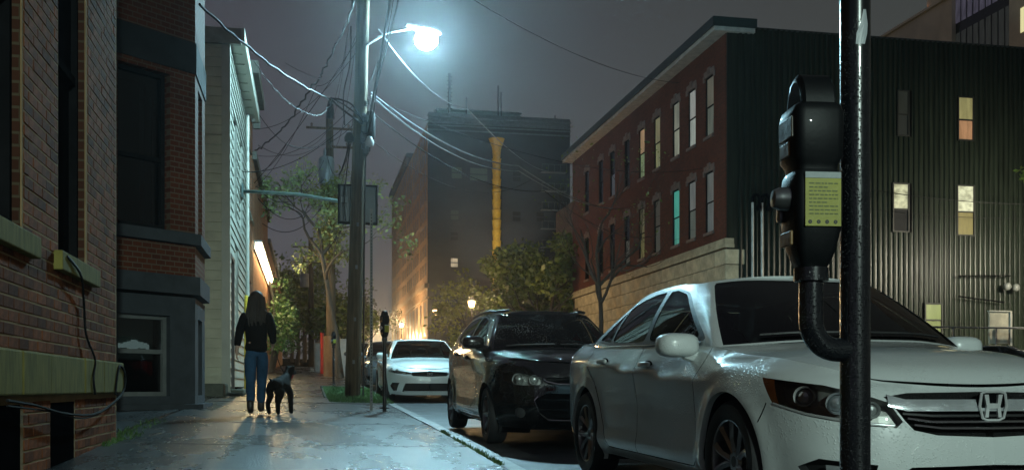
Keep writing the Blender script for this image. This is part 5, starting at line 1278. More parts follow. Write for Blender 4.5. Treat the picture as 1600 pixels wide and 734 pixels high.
    for sgn in (1, -1):
        xs_ = gb[0][0]-1.18; b = superell((xs_-.10, sgn*.37, zs_-.46), (.10, .25, .36), .55); b2 = superell((xs_+.15, sgn*.37, .55), (.28, .25, .1), .5); b.add(b2.v, b2.f)
        se_ = obj('seat', b, M_seat, root, True, True); obj('headrest', superell((xs_-.17, sgn*.37, zs_-.06-.0), (.055, .14, .085), .6), M_seat, se_, True, True)
    b = superell((gb[0][0]-2.18, 0, zs_-.5), (.12, .62, .34), .45); obj('rear_seat', b, M_seat, root, True, True)
    b = superell((gb[0][0]-.62, 0, zs_-.04), (.015, .11, .032), .6); obj('rear_view_mirror', b, M_plastic, root, True, True)
    # wipers
    for (y0, y1) in ((.02, .58), (-.58, -.04)):
        u_ = lambda y: fgh([float(np.interp(abs(y), both6[:ia*40, 1], kk[:ia*40]))], [.05])[0]*(sm if y < 0 else 1)+np.array([.01, 0, .008])
        obj('wiper', MB().tube([u_(y) for y in np.linspace(y0, y1, 8)], .008, 5), M_plastic, root, True, True)
    # mirrors
    mxx, mzz, mw = sp['mirror']; yb_ = fband(np.array([sxf(mxx)]), np.array([float(np.interp(sxf(mxx), sg, ztop))]))[0]
    for sgn in (1, -1):
        b = superell((mxx+.0, sgn*(yb_[1]+mw), mzz), (.10, .125, .072), .62, 20, 12, -.045)
        o_ = obj('wing_mirror', b, sp.get('mirror_mat', paint), root, True, True)
        b = MB(); b.tube([(mxx+.02, sgn*(yb_[1]-.05), mzz-.085), (mxx+.01, sgn*(yb_[1]+mw*.7), mzz-.05)], [.05, .035], 8); obj('mirror_arm', b, sp.get('mirror_mat', paint), o_, True, True)
        b = superell((mxx-.05, sgn*(yb_[1]+mw), mzz), (.008, .108, .068), .62); obj('mirror_glass', b, M_chrome, o_, True, True)
    # handles
    for (hx, hz) in sp['handles']:
        p = fband(np.array([sxf(hx)]), np.array([hz]))[0]; dn = 'front_door' if hx > sp['handles'][1][0] else 'rear_door'
        for sgn in (1, -1):
            o_ = obj('handle', superell((hx, sgn*(p[1]+.022), hz), (.105, .017, .018), .5), sp.get('handle_mat', paint), parts.get((dn, sgn)) or root, True, True)
            obj('handle_recess', superell((hx+.01, sgn*(p[1]-.002), hz-.004), (.085, .006, .03), .8), M_dark, parts.get((dn, sgn)) or root, True, True)
    # wheels
    ty, ri, di = wheel_parts(sp['wheel'], zw, sp['tw'], sp['rr'])
    for a in ax:
        for sgn in (1, -1):
            w_ = link('wheel', di, root, (a, sgn*(sp['track']), zw)); w_.rotation_euler = (0, random.uniform(0, 1.2)*0+.35*(a < -1), 0 if sgn > 0 else PI)
            link('tyre', ty, w_); link('rim', ri, w_)
    root['_'] = 0; del root['_']
    return root, fband, syf, sxf
def emblem(root, nm, P, frame, bars, m):
    """badge: closed frame line and bars in local (y,z) about point P on the nose"""
    b = MB()
    if frame: b.tube([(P[0], P[1]+y, P[2]+z) for y, z in frame]+[(P[0], P[1]+frame[0][0], P[2]+frame[0][1])], .0065, 6)
    for pl in bars:
        n = len(pl); vs = [(P[0]+.004, P[1]+y, P[2]+z) for y, z in pl]+[(P[0]-.02, P[1]+y, P[2]+z) for y, z in pl]
        b.add(vs, [tuple(range(n)), tuple(range(2*n-1, n-1, -1))]+[(i, n+i, n+(i+1) % n, (i+1) % n) for i in range(n)])
    return obj('emblem', b, m, root, False, True)
P_white = mat('white_car_paint', (.64, .69, .68), .32, var=.04, vs=1, coat=1, bump=.6, drops=78.)
P_black = mat('black_car_paint', (.006, .0065, .007), .15, var=.2, coat=1, bump=1., drops=62.)
P_grey = mat('grey_car_paint', (.06, .065, .07), .25, var=.1, coat=1, bump=.3, drops=90.)
M_chamber = mat('lamp_chamber', (.30, .29, .27), .35, metal=.4, bump=0)
M_mesh = mat('grille_mesh', (.012, .012, .013), .4, bump=.9, bs=120, bd=.02)
def sedan():
    sp = dict(wb=2.775, hw=.925, nose=.95, tail=-3.95, rt=.334, rr=.236, tw=.225, track=.80, arch=.375, wheel='twin')
    sp['plan'] = [(.95, 0), (.93, .32), (.865, .58), (.72, .755), (.50, .855), (.15, .905), (-.5, .922), (-1.3, .924), (-2.1, .922), (-2.8, .91), (-3.35, .865), (-3.70, .765), (-3.88, .56), (-3.94, .3), (-3.95, 0)]
    sp['stations'] = [
        (('y', .0), [.17, .22, .30, .41, .50, .57, .64, .70, .742], [.09, .045, .015, .0, .004, .015, .028, .06, .12]),
        (('y', .50), [.17, .22, .30, .41, .50, .57, .645, .715, .768], [.09, .045, .015, .0, .004, .012, .028, .065, .135]),
        (('y', .76), [.18, .24, .32, .44, .54, .63, .70, .77, .828], [.10, .05, .02, .0, .0, .004, .022, .065, .155]),
        (('x', .30), [.19, .26, .36, .48, .58, .68, .76, .84, .885], [.07, .035, .02, .01, .004, .0, .008, .055, .155]),
        (('x', -.10), [.2, .26, .36, .48, .60, .72, .80, .87, .915], [.07, .03, .018, .016, .010, .002, .004, .05, .15]),
        (('x', -.45), [.2, .255, .34, .44, .56, .68, .765, .795, .965], [.085, .045, .02, .028, .028, .012, .0, .013, .118]),
        (('x', -1.4), [.2, .25, .325, .42, .57, .72, .812, .840, .985], [.10, .055, .022, .034, .036, .016, .0, .015, .088]),
        (('x', -2.3), [.2, .25, .33, .43, .60, .76, .862, .888, 1.00], [.10, .055, .022, .034, .034, .015, .0, .015, .084]),
        (('x', -2.85), [.21, .27, .36, .46, .62, .79, .88, .95, 1.03], [.06, .03, .014, .012, .012, .004, .0, .03, .10]),
        (('x', -3.6), [.22, .30, .40, .52, .66, .80, .90, .98, 1.06], [.07, .03, .01, .004, .002, .0, .006, .04, .12]),
        (('r', 0), [.24, .32, .42, .54, .66, .80, .92, 1.0, 1.07], [.07, .02, .005, .0, .006, .01, .03, .06, .13])]
    sp['insets'] = {
        'headlight': dict(name='headlight', mat=M_chamber, depth=.06, lens=M_lens, bulbs=[('y', .715, .665, .052, M_proj, 'projector'), ('y', .815, .695, .05, M_hous, 'reflector'), ('y', .58, .635, .04, M_hous, 'reflector')]),
        'amber': dict(name='side_marker', mat=M_amber, depth=.02, lens=M_amber),
        'grille': dict(name='grille', mat=M_mesh, depth=.05, join=True), 'lower_intake': dict(name='lower_intake', mat=M_mesh, depth=.07, join=True),
        'fog_pocket': dict(name='fog_pocket', mat=M_plastic, depth=.05), 'tail': dict(name='tail_light', mat=M_red, depth=.01, lens=M_red)}
    sp['regions'] = [
        ('amber', [('x', .34, .785), ('x', .455, .652), ('x', .50, .645), ('x', .435, .775)]),
        ('headlight', [('x', .34, .787), ('x', .46, .650), ('y', .80, .605), ('y', .62, .565), ('y', .47, .555), ('y', .44, .585), ('y', .50, .672), ('y', .62, .712), ('y', .76, .750)]),
        ('grille', [('y', -.01, .722), ('y', .40, .716), ('y', .52, .698), ('y', .49, .672), ('y', .43, .588), ('y', .39, .545), ('y', .28, .522), ('y', -.01, .512)]),
        ('lower_intake', [('y', -.01, .385), ('y', .40, .375), ('y', .45, .345), ('y', .42, .215), ('y', -.01, .205)]),
        ('fog_pocket', [('y', .55, .385), ('y', .76, .405), ('y', .82, .36), ('y', .80, .30), ('y', .58, .24)]),
        ('tail', [('x', -3.35, .93), ('x', -3.72, .945), ('r', .52, .93), ('r', .52, .78), ('x', -3.7, .77), ('x', -3.5, .84)])]
    fd0, fd1, rd1 = -.47, -1.55, -2.42
    sp['gaps'] = [[('x', fd0+.03, 1.1), ('x', fd0+.03, .86), ('x', fd0-.02, .6), ('x', fd0, .30), ('x', fd0-.06, .265)], [('x', fd0-.06, .265), ('x', -2.22, .265)], [('x', fd1+.01, 1.1), ('x', fd1+.01, .265)],
                  [('x', -2.22, .265), ('x', -2.30, .38), ('x', -2.39, .56), ('x', -2.52, .74), ('x', -2.68, .86), ('x', -2.72, 1.15)],
                  [('x', .345, .56), ('x', .40, .66)], [('x', -3.18, .6), ('x', -3.35, .80)]]
    sp['panels'] = [('front_door', [('x', fd0+.03, 1.2), ('x', fd0+.03, .86), ('x', fd0-.02, .6), ('x', fd0, .30), ('x', fd0-.06, .265), ('x', fd1+.01, .265), ('x', fd1+.01, 1.2)]),
                    ('rear_door', [('x', fd1+.01, 1.2), ('x', fd1+.01, .265), ('x', -2.22, .265), ('x', -2.30, .38), ('x', -2.39, .56), ('x', -2.52, .74), ('x', -2.68, .86), ('x', -2.72, 1.2)]),
                    ('front_bumper', [('y', -.02, 0), ('x', .345, 0), ('x', .345, .56), ('x', .40, .66), ('x', .42, .80), ('y', -.02, .80)]),
                    ('fender', [('x', .42, 1.2), ('x', .34, 0), ('x', fd0, 0), ('x', fd0, .3), ('x', fd0-.02, .6), ('x', fd0+.03, .86), ('x', fd0+.03, 1.2)]),
                    ('rear_bumper', [('x', -3.2, .1), ('x', -3.18, .62), ('x', -3.35, .78), ('r', 0, .78), ('r', 0, .1)])]
    sp['hood_y'] = .66; sp['hood_x'] = -.40; sp['cowl'] = (-.10, .985); sp['hood_crown'] = .05
    sp['gh'] = [((-.12, 0, .99), (-.99, 0, 1.425)), ((-.18, .40, .985), (-1.0, .36, 1.42)), ((-.40,), (-1.035, .555, 1.398)), ((-.56,), (-1.14, .60, 1.392)), ((-1.2,), (-1.45, .615, 1.408)), ((-1.9,), (-1.95, .61, 1.402)), ((-2.5,), (-2.38, .58, 1.372)), ((-2.95,), (-2.62, .53, 1.345)), ((-3.22, .66, 1.065), (-2.70, .44, 1.345)), ((-3.34, 0, 1.09), (-2.74, 0, 1.352))]
    sp['gh_a'] = 2; sp['gh_c'] = 8
    sp['dlo'] = [(-.56, 1.0), (-1.5, 1.003), (-2.45, 1.025), (-2.86, 1.07), (-2.5, 1.285), (-2.18, 1.36), (-1.8, 1.388), (-1.42, 1.383), (-1.16, 1.335)]
    sp['side_glass'] = [('glass_front', [(-.66, 1.018), (-1.525, 1.022), (-1.525, 1.368), (-1.40, 1.366), (-1.19, 1.325)]), ('glass_rear', [(-1.60, 1.024), (-2.36, 1.042), (-2.36, 1.305), (-2.14, 1.345), (-1.8, 1.37), (-1.60, 1.37)]), ('glass_quarter', [(-2.40, 1.045), (-2.74, 1.075), (-2.42, 1.275), (-2.40, 1.285)])]
    sp['side_mat'] = {'glass_front': M_cglassw, 'glass_rear': M_cglasst, 'glass_quarter': M_cglasst}
    sp['mirror'] = (-.64, .975, .135); sp['handles'] = [(-1.33, .868), (-2.28, .90)]; sp['gt_z'] = 1.22; sp['deck'] = (-3.0, .6)
    sp['bars'] = []; sp['sym_bar'] = lambda line: abs(line[0][1]) < 1e-6
    return sp
A_ = sedan(); 
M_bar = mat('brushed_chrome_bar', (.62, .66, .68), .2, metal=.55, bump=.6, drops=140.)
A_['bars'] = [([('y', 0, .660), ('y', .25, .660), ('y', .42, .660), ('y', .505, .682)], .054, .012, M_bar, 'grille_bar'), ([('y', 0, .584), ('y', .30, .584), ('y', .42, .60)], .010, .008, M_chrome, 'grille_slat'), ([('y', 0, .553), ('y', .26, .555), ('y', .39, .57)], .010, .008, M_chrome, 'grille_slat'), ([('y', 0, .612), ('y', .30, .612), ('y', .44, .622)], .012, .004, M_plastic, 'grille_slat'),
             ([('x', .455, .658), ('y', .80, .615), ('y', .62, .577), ('y', .48, .566)], .012, .004, mat('lamp_strip', (.5, .52, .52), .3, metal=.4, bump=0), 'headlight_trim'), ([('y', .60, .352), ('y', .74, .362)], .03, .0, mat('led_strip', (.55, .58, .6), .2, metal=.5), 'fog_strip'), ([('y', 0, .30), ('y', .41, .30)], .02, .0, M_plastic, 'intake_bar'), ([('x', -.60, .992), ('x', -1.5, .994), ('x', -2.5, 1.012), ('x', -2.8, 1.03)], .012, .004, M_chrome, 'belt_molding')]
A_['nose_lbl'] = None
XF_, YF_ = 2.236, 5.164; psi = .01
XF_ -= .02; cx_, cy_ = XF_+.90*math.cos(psi), YF_+.90*math.sin(psi)
acc, fbA, syA, sxA = car('parked_car', 'white wet sedan parked nearest, right foreground behind the meter pole', 'car', A_, (cx_, cy_, rz(YF_)+.003), -PI/2+psi, .012, P_white, 'cars parked along the kerb')
pA = fbA([0.], [.657])[0]+np.array([.022, 0, 0])
fr_ = [(.062, .058), (.070, .0), (.055, -.056), (.03, -.066), (-.03, -.066), (-.055, -.056), (-.070, .0), (-.062, .058), (-.04, .066), (.04, .066)]
emblem(acc, 'emblem', pA, fr_, [[(.046, .052), (.030, .052), (.022, .006), (.031, -.052), (.046, -.052)][::-1] if False else [(-.048, .053), (-.026, .053), (-.020, .004), (-.026, -.053), (-.044, -.053), (-.036, .0)], [(.048, .053), (.036, .0), (.044, -.053), (.026, -.053), (.020, .004), (.026, .053)], [(-.021, .012), (.021, .012), (.024, -.012), (-.024, -.012)]], mat('badge_chrome', (.66, .68, .68), .22, metal=.3, bump=0))
obj('emblem_backing', superell((pA[0]-.02, 0, pA[2]), (.012, .072, .066), .5), M_dark, acc, True, True)
# hatchback -----------------------------------------------------------
def hatch():
    sp = dict(wb=2.525, hw=.868, nose=.80, tail=-3.24, rt=.310, rr=.215, tw=.205, track=.755, arch=.352, wheel='multi')
    sp['plan'] = [(.80, 0), (.785, .30), (.73, .53), (.60, .69), (.40, .79), (.1, .845), (-.5, .866), (-1.2, .868), (-1.9, .866), (-2.5, .858), (-2.9, .82), (-3.1, .72), (-3.2, .5), (-3.235, .25), (-3.24, 0)]
    sp['stations'] = [
        (('y', .0), [.19, .24, .32, .44, .55, .64, .72, .80, .87], [.08, .04, .015, .0, .004, .012, .03, .06, .12]),
        (('y', .48), [.19, .24, .32, .44, .55, .64, .72, .81, .89], [.08, .04, .015, .0, .004, .012, .03, .065, .13]),
        (('y', .70), [.2, .26, .34, .46, .57, .66, .75, .84, .92], [.09, .045, .015, .0, .0, .004, .022, .06, .14]),
        (('x', .20), [.21, .28, .38, .50, .60, .70, .79, .88, .945], [.06, .03, .015, .006, .004, .0, .01, .05, .14]),
        (('x', -.3), [.22, .28, .38, .50, .64, .76, .85, .93, .995], [.065, .03, .012, .014, .012, .004, .002, .035, .115]),
        (('x', -1.2), [.22, .27, .35, .46, .63, .80, .90, .97, 1.04], [.07, .03, .005, .02, .022, .006, .0, .02, .05]),
        (('x', -2.1), [.22, .27, .36, .48, .65, .83, .94, 1.01, 1.075], [.07, .03, .006, .018, .018, .004, .0, .022, .055]),
        (('x', -2.8), [.24, .31, .42, .54, .70, .86, .97, 1.04, 1.10], [.06, .03, .01, .006, .002, .0, .006, .03, .07]),
        (('r', 0), [.27, .35, .46, .58, .72, .88, .98, 1.05, 1.11], [.06, .02, .004, .0, .01, .02, .03, .05, .07])]
    sp['insets'] = {'headlight': dict(name='headlight', mat=mat('bright_chamber', (.42, .42, .41), .35, metal=.4, bump=0), depth=.06, lens=M_lens, bulbs=[('y', .655, .705, .062, M_hous, 'reflector'), ('y', .50, .70, .050, M_hous, 'reflector')]),
        'fog': dict(name='fog_light', mat=mat('fog_reflector', (.75, .78, .78), .3, bump=0), depth=.03, lens=M_lens), 'grille': dict(name='grille', mat=M_mesh, depth=.04, join=True), 'lower_intake': dict(name='lower_grille', mat=M_mesh, depth=.05, join=True),
        'tail': dict(name='tail_light', mat=M_red, depth=.01, lens=M_red)}
    sp['regions'] = [('headlight', [('x', .44, .775), ('x', .48, .70), ('y', .70, .655), ('y', .58, .645), ('y', .44, .65), ('y', .405, .68), ('y', .42, .725), ('y', .54, .745), ('y', .66, .78)]),
        ('fog', [('y', .62+.048*math.cos(a), .365+.052*math.sin(a)) for a in np.linspace(0, 2*PI, 18)[:-1]]),
        ('grille', [('y', -.01, .735), ('y', .36, .725), ('y', .395, .69), ('y', .33, .655), ('y', -.01, .645)]),
        ('lower_intake', [('y', -.01, .56), ('y', .36, .565), ('y', .46, .515), ('y', .49, .50), ('y', .45, .38), ('y', .36, .295), ('y', -.01, .28)]),
        ('tail', [('x', -2.85, .98), ('x', -3.1, 1.0), ('r', .5, .98), ('r', .5, .74), ('x', -3.05, .74)])]
    a, b_, c_ = -.42, -1.40, -2.18
    sp['gaps'] = [[('x', a, 1.1), ('x', a, .7), ('x', a-.02, .32), ('x', a-.07, .285)], [('x', a-.07, .285), ('x', -1.98, .285)], [('x', b_, 1.15), ('x', b_, .285)], [('x', -1.98, .285), ('x', -2.06, .40), ('x', -2.16, .58), ('x', -2.30, .75), ('x', -2.36, 1.2)], [('x', .33, .52), ('x', .42, .65)]]
    sp['panels'] = [('front_door', [('x', a, 1.2), ('x', a, .7), ('x', a-.02, .32), ('x', a-.07, .285), ('x', b_, .285), ('x', b_, 1.2)]), ('rear_door', [('x', b_, 1.2), ('x', b_, .285), ('x', -1.98, .285), ('x', -2.06, .40), ('x', -2.16, .58), ('x', -2.30, .75), ('x', -2.36, 1.2)]),
                    ('front_bumper', [('y', -.02, 0), ('x', .33, 0), ('x', .33, .52), ('x', .42, .65), ('x', .40, .86), ('y', -.02, .86)]), ('fender', [('x', .40, 1.2), ('x', .33, 0), ('x', a, 0), ('x', a, 1.2)]), ('rear_bumper', [('x', -2.85, .1), ('x', -2.88, .70), ('r', 0, .72), ('r', 0, .1)])]
    sp['hood_y'] = .60; sp['hood_x'] = -.30; sp['cowl'] = (-.08, 1.02); sp['hood_crown'] = .045; sp['hood_line'] = .5
    sp['gh'] = [((-.10, 0, 1.03), (-.82, 0, 1.455)), ((-.16, .40, 1.02), (-.84, .34, 1.452)), ((-.32,), (-.88, .52, 1.438)), ((-.48,), (-1.0, .56, 1.435)), ((-1.1,), (-1.3, .585, 1.455)), ((-1.8,), (-1.8, .585, 1.455)), ((-2.4,), (-2.4, .57, 1.435)), ((-2.85,), (-2.75, .545, 1.41)), ((-3.06, .66, 1.10), (-2.85, .50, 1.405)), ((-3.15, 0, 1.12), (-2.9, 0, 1.41))]
    sp['gh_a'] = 2; sp['gh_c'] = 8
    sp['dlo'] = [(-.52, 1.03), (-1.4, 1.06), (-2.2, 1.10), (-2.48, 1.16), (-2.36, 1.39), (-1.8, 1.43), (-1.25, 1.425), (-.98, 1.38)]
    sp['side_glass'] = [('glass_front', [(-.60, 1.05), (-1.37, 1.075), (-1.37, 1.41), (-1.22, 1.408), (-1.0, 1.36)]), ('glass_rear', [(-1.45, 1.08), (-2.14, 1.115), (-2.40, 1.17), (-2.30, 1.375), (-1.8, 1.413), (-1.45, 1.412)])]
    sp['mirror'] = (-.54, 1.10, .13); sp['handles'] = [(-1.20, .93), (-1.98, .97)]; sp['gt_z'] = 1.27; sp['roof_crown'] = .05; sp['roof_rail'] = True
    sp['sym_bar'] = lambda line: abs(line[0][1]) < 1e-6
    sp['bars'] = [([('y', 0, .655), ('y', .25, .66), ('y', .36, .685), ('y', .395, .715)], .016, .012, M_chrome, 'grille_trim'), ([('y', 0, .278), ('y', .34, .288), ('y', .43, .36), ('y', .485, .495), ('y', .45, .535)], .018, .012, M_chrome, 'grille_surround'),
                  ([('y', 0, .50), ('y', .42, .50)], .012, .0, M_plastic, 'grille_slat'), ([('y', 0, .40), ('y', .44, .40)], .012, .0, M_plastic, 'grille_slat')]
    sp['ws_glass'] = M_cglassw
    return sp
H_ = hatch(); XS, YS, ps = 1.90, 10.95, .012
hat, fbH, syH, sxH = car('parked_car', 'black wet compact hatchback parked between the two white cars', 'car', H_, (XS+.845, YS, rz(YS)+.003), -PI/2+ps, .027, P_black, 'cars parked along the kerb')
pH = fbH([0.], [.70])[0]+np.array([.014, 0, 0])
emblem(hat, 'emblem', pH, None, [[(-.062, -.012), (-.055, .012), (-.022, .012), (-.020, .026), (.024, .026), (.022, .012), (.062, .012), (.055, -.012), (.022, -.012), (.020, -.026), (-.024, -.026), (-.022, -.012)]], mat('gold_badge', (.55, .42, .15), .3, metal=.8, bump=0))
# white hatch-backed saloon further up ---------------------------------
def civic():
    sp = sedan()
    def sx_(p): return (p[0], p[1]*(.972 if p[0] != 'x' else .965), p[2]*.965)
    sp['plan'] = [(x*.965 if x < .6 else x*.93, y*.972) for x, y in sp['plan']]
    sp['stations'] = [((k[0], k[1]*(.965 if k[0] == 'x' else .972)), [z*.965 for z in Z], I) for k, Z, I in sp['stations']]
    for k in ('gaps', 'panels', 'regions'): sp[k] = [[sx_(p) for p in l] if k == 'gaps' else (l[0], [sx_(p) for p in l[1]]) for l in sp[k]]
    sp['wb'] = 2.735*.978; sp['hw'] = .90; sp['nose'] = .88; sp['tail'] = -3.7
    sp['regions'] = [r for r in sp['regions'] if r[0] == 'tail']+[('headlight', [('x', .36, .70), ('x', .46, .655), ('y', .70, .625), ('y', .52, .605), ('y', .40, .61), ('y', .40, .645), ('y', .55, .668), ('y', .72, .69)]),
        ('grille', [('y', -.01, .675), ('y', .39, .655), ('y', .40, .60), ('y', .36, .575), ('y', -.01, .56)]), ('lower_intake', [('y', -.01, .42), ('y', .52, .42), ('y', .60, .24), ('y', -.01, .235)]), ('fog_pocket', [('y', .64, .43), ('y', .78, .43), ('y', .83, .36), ('y', .79, .25), ('y', .72, .25)])]
    sp['gh'] = [tuple(((q[0]*.955,)+tuple(v*w for v, w in zip(q[1:], (.972, .965)))) for q in pr) for pr in sp['gh']]
    sc2 = lambda L: [(x*.955, z*.965) for x, z in L]
    sp['dlo'] = sc2(sp['dlo']); sp['side_glass'] = [(n, sc2(l)) for n, l in sp['side_glass']]
    sp['cowl'] = (-.095, .950); sp['hood_x'] = -.385; sp['hood_y'] = .62; sp['mirror'] = (-.63, 1.0, .13); sp['handles'] = [(-1.28, .84), (-2.18, .86)]; sp['gt_z'] = 1.18; sp['deck'] = (-2.9, .58); sp['ws_glass'] = M_cglass
    sp['bars'] = [([('y', 0, .245), ('y', .55, .245)], .014, .01, P_white, 'lip')]; sp['arch'] = .365; sp['wheel'] = 'multi'
    return sp
C_ = civic()
civ, fbC, syC, sxC = car('parked_car', 'white sedan with dark grille parked beyond the utility pole, third in the row', 'car', C_, (2.58, 22.75, rz(22.75)+.003), -PI/2, .033, P_white, 'cars parked along the kerb')
pC = fbC([0.], [.625])[0]+np.array([.016, 0, 0]); emblem(civ, 'emblem', pC, [(y*.8, z*.8) for y, z in fr_], [[(-.040, .04), (-.02, .04), (-.016, .004), (-.02, -.04), (-.036, -.04), (-.028, 0)], [(.040, .04), (.028, 0), (.036, -.04), (.02, -.04), (.016, .004), (.02, .04)], [(-.018, .01), (.018, .01), (.018, -.01), (-.018, -.01)]], M_chrome)
for (x, y, lab, rot, pt, rl) in ((2.42, 29.2, 'dark grey sedan mostly hidden behind the third car of the row', -PI/2, .036, 0), (2.3, 35.6, 'dark sedan at the far end of the parked row', -PI/2, .036, 0), (20.6, 26.0, 'dark car parked in the lot beneath the blank board', -.1, 0, 0)):
    D_ = civic(); D_['step'] = .09; car('parked_car', lab, 'car', D_, (x, y, rz(y)+.003+(.02*0)), rot, pt, P_grey, 'cars parked along the kerb' if x < 5 else None)
# ================================================================== parking meters
M_meter = mat('meter_black_paint', (.003, .004, .005), .5, coat=.05, spec=.22, bump=.25, bs=60, bd=.002)
M_lab = mat('sticker_yellow', (.27, .265, .012), .5, var=.12, vs=12, bump=.1); M_labw = mat('sticker_white', (.26, .3, .3), .5)
def meter(label, loc, rot, post=None, bracket=None, group='parking meters', front=True):
    t = thing('parking_meter', label, 'parking meter', loc, (0, 0, rot), group)
    def loft(secs, nm, e=.35, n=24, cx=0):
        b = MB(); vs = []
        for z, hx, hy in secs:
            for k in range(n):
                a = 2*PI*k/n; c, s_ = math.cos(a), math.sin(a); vs.append((cx+hx*math.copysign(abs(c)**e, c), hy*math.copysign(abs(s_)**e, s_), z))
        fs = [(i*n+k, i*n+(k+1) % n, (i+1)*n+(k+1) % n, (i+1)*n+k) for i in range(len(secs)-1) for k in range(n)]+[tuple(range(n-1, -1, -1)), tuple((len(secs)-1)*n+k for k in range(n))]
        return obj(nm, b.add(vs, fs), M_meter, t, True, True)
    loft([(0, .028, .026), (.012, .034, .034), (.035, .042, .044), (.08, .050, .056), (.10, .052, .058), (.17, .052, .058), (.188, .050, .055), (.20, .045, .050)], 'vault')
    loft([(.20, .044, .048), (.212, .045, .049), (.226, .053, .059), (.318, .054, .060), (.332, .050, .056), (.338, .044, .050)], 'housing')
    b = MB(); n = 16; vs = []
    for (hx, rr_) in ((-.036, .044), (-.030, .050), (.030, .050), (.036, .044)):
        for k in range(n+1): a = PI*k/n; vs.append((hx, rr_*math.cos(a), .334+rr_*1.45*math.sin(a)))
    m_ = n+1; b.add(vs, [(i*m_+k, i*m_+k+1, (i+1)*m_+k+1, (i+1)*m_+k) for i in range(3) for k in range(n)]+[tuple(range(m_-1, -1, -1)), tuple(range(3*m_, 4*m_))])
    dm = obj('dome', b, M_meter, t, True, True)
    for sx in (1, -1):
        b = MB(); vs = [(sx*.0372, .036*math.cos(PI*k/n), .340+.05*math.sin(PI*k/n)) for k in range(n+1)]; b.add(vs, [tuple(range(n+1)) if sx > 0 else tuple(range(n, -1, -1))]); obj('dome_window', b, mat('meter_window', (.05, .05, .045), .1, bump=0), dm, False, True)
    orange = mat('meter_plate', (.20, .11, .03), .45)
    for (z0, z1, y0, y1, m, nm) in ((.232, .262, -.035, .02, orange, 'rate_plate'), (.268, .312, -.04, .036, mat('meter_plate_dark', (.05, .035, .02), .4), 'coin_plate'), (.045, .075, -.03, .03, orange, 'serial_plate')):
        obj(nm, MB().bbox((.050, y0, z0), (.0565, y1, z1), .002), m, t, False, True)
    b = MB(); b.lathe([(.001, .085), (.018, .083), (.024, .07), (.026, .05), (.03, .045)], 16, 'x', (0, .0, .145)); obj('coin_knob', b, mat('meter_knob', (.25, .26, .26), .3, metal=.9, bump=0), t, True, True)
    b = MB(); b.bbox((.046, -.045, .10), (.062, -.02, .17), .006); obj('coin_slot', b, M_steel, t, True, True)
    # yellow notice sticker with lines of print and four symbols
    b = MB(); b.box((-.040, .0578, .080), (.036, .0605, .178)); st_ = obj('sticker', b, M_lab, t, False, True)
    b = MB(); b.box((-.040, .0580, .1785), (.036, .0608, .191)); obj('sticker_header', b, M_labw, st_, False, True)
    b = MB()
    rng = random.Random(2)
    for k in range(9):
        z = .168-.0078*k; x = .028
        while x > -.032:
            w_ = rng.uniform(.004, .011); b.box((max(x-w_, -.033), .0606, z-.0018), (x, .0612, z+.0006)); x -= w_+.0026
            if k in (1, 5) and x < -.005: break
    pr_ = obj('print', b, mat('print_ink', (.10, .12, .03), .6, bump=0), st_, False, True)
    b = MB()
    for x in (.026, .008, -.010, -.028): b.lathe([(.001, .0612), (.0042, .0612), (.0042, .0605)], 10, 'y', (x, 0, .0885))
    obj('symbol', b, mat('symbol_ink', (.02, .02, .02), .6, bump=0), st_, False, True)
    if post:
        b = MB(); b.tube([(0, 0, post), (0, 0, .005)], .030, 14); b.lathe([(.03, -.0), (.075, .005), (.07, .02), (.03, .03)], 14, c=(0, 0, post+.05)); b.lathe([(.03, 0), (.042, .0), (.042, .05), (.03, .055)], 14, c=(0, 0, -.055)); obj('post', b, M_blackpaint, t, True, True)
    if bracket:
        b = MB(); b.tube(bracket, .0255, 18); b.lathe([(.028, -.03), (.036, -.028), (.036, .0), (.028, .004)], 16, c=(0, 0, 0)); obj('bracket', b, M_blackpaint, t, True, True)
    return t
rotm = PI-.10
mx_, my_, mz_ = 1.045, 2.0, .252
ca, sa = math.cos(-rotm), math.sin(-rotm)
def tol(p): d = (p[0]-mx_, p[1]-my_, p[2]-mz_); return (d[0]*ca-d[1]*sa, d[0]*sa+d[1]*ca, d[2])
br = [tol(p) for p in [(mx_, my_, .262), (mx_, my_, .20)]+[(mx_+.060-.060*math.cos(a), my_, .140-.060*math.sin(a)) for a in np.linspace(0, PI/2, 10)]+[(1.15, my_, .080)]]
meter('black parking meter with a yellow notice sticker hung on the foreground pole', (mx_, my_, mz_), rotm, bracket=br)
z = sz(1.15, 15.6); meter('black parking meter on its own post near the white sedan down the pavement', (1.15, 15.6, z+1.12), PI+.5, post=-1.13)
z = sz(1.1, 31); meter('distant parking meter just left of the leaning utility pole', (.72, 29, sz(.72, 29)+1.1), PI+.5, post=-1.13)
# foreground pole
fp = thing('signpost', 'tall wet black steel pole crossing the picture in the foreground', 'pole', (1.147, 2.0, sz(1.15, 2)))
b = MB(); b.tube([(1.147, 2.0, sz(1.15, 2)-.02), (1.147, 2.0, 1.0), (1.147, 2.0, 2.4)], .0315, 28); obj('tube', b, M_blackpaint, fp, smooth=True)
b = MB(); vs = []
for i, (z, a0, a1) in enumerate(((.722, -2.05, -1.45), (.745, -2.0, -1.25), (.765, -1.75, -1.2), (.795, -1.55, -1.35))):
    for a in np.linspace(a0, a1, 5): vs.append((1.147+.0322*math.cos(a), 2.0+.0322*math.sin(a), z))
b.add(vs, [(i*5+j, i*5+j+1, (i+1)*5+j+1, (i+1)*5+j) for i in range(3) for j in range(4)]); obj('torn_tape', b, mat('grey_tape', (.35, .38, .40), .4), fp)
b = MB(); b.lathe([(.032, 0), (.075, .005), (.07, .02), (.032, .03)], 18, c=(1.147, 2.0, sz(1.15, 2))); obj('base_collar', b, M_blackpaint, fp, smooth=True)
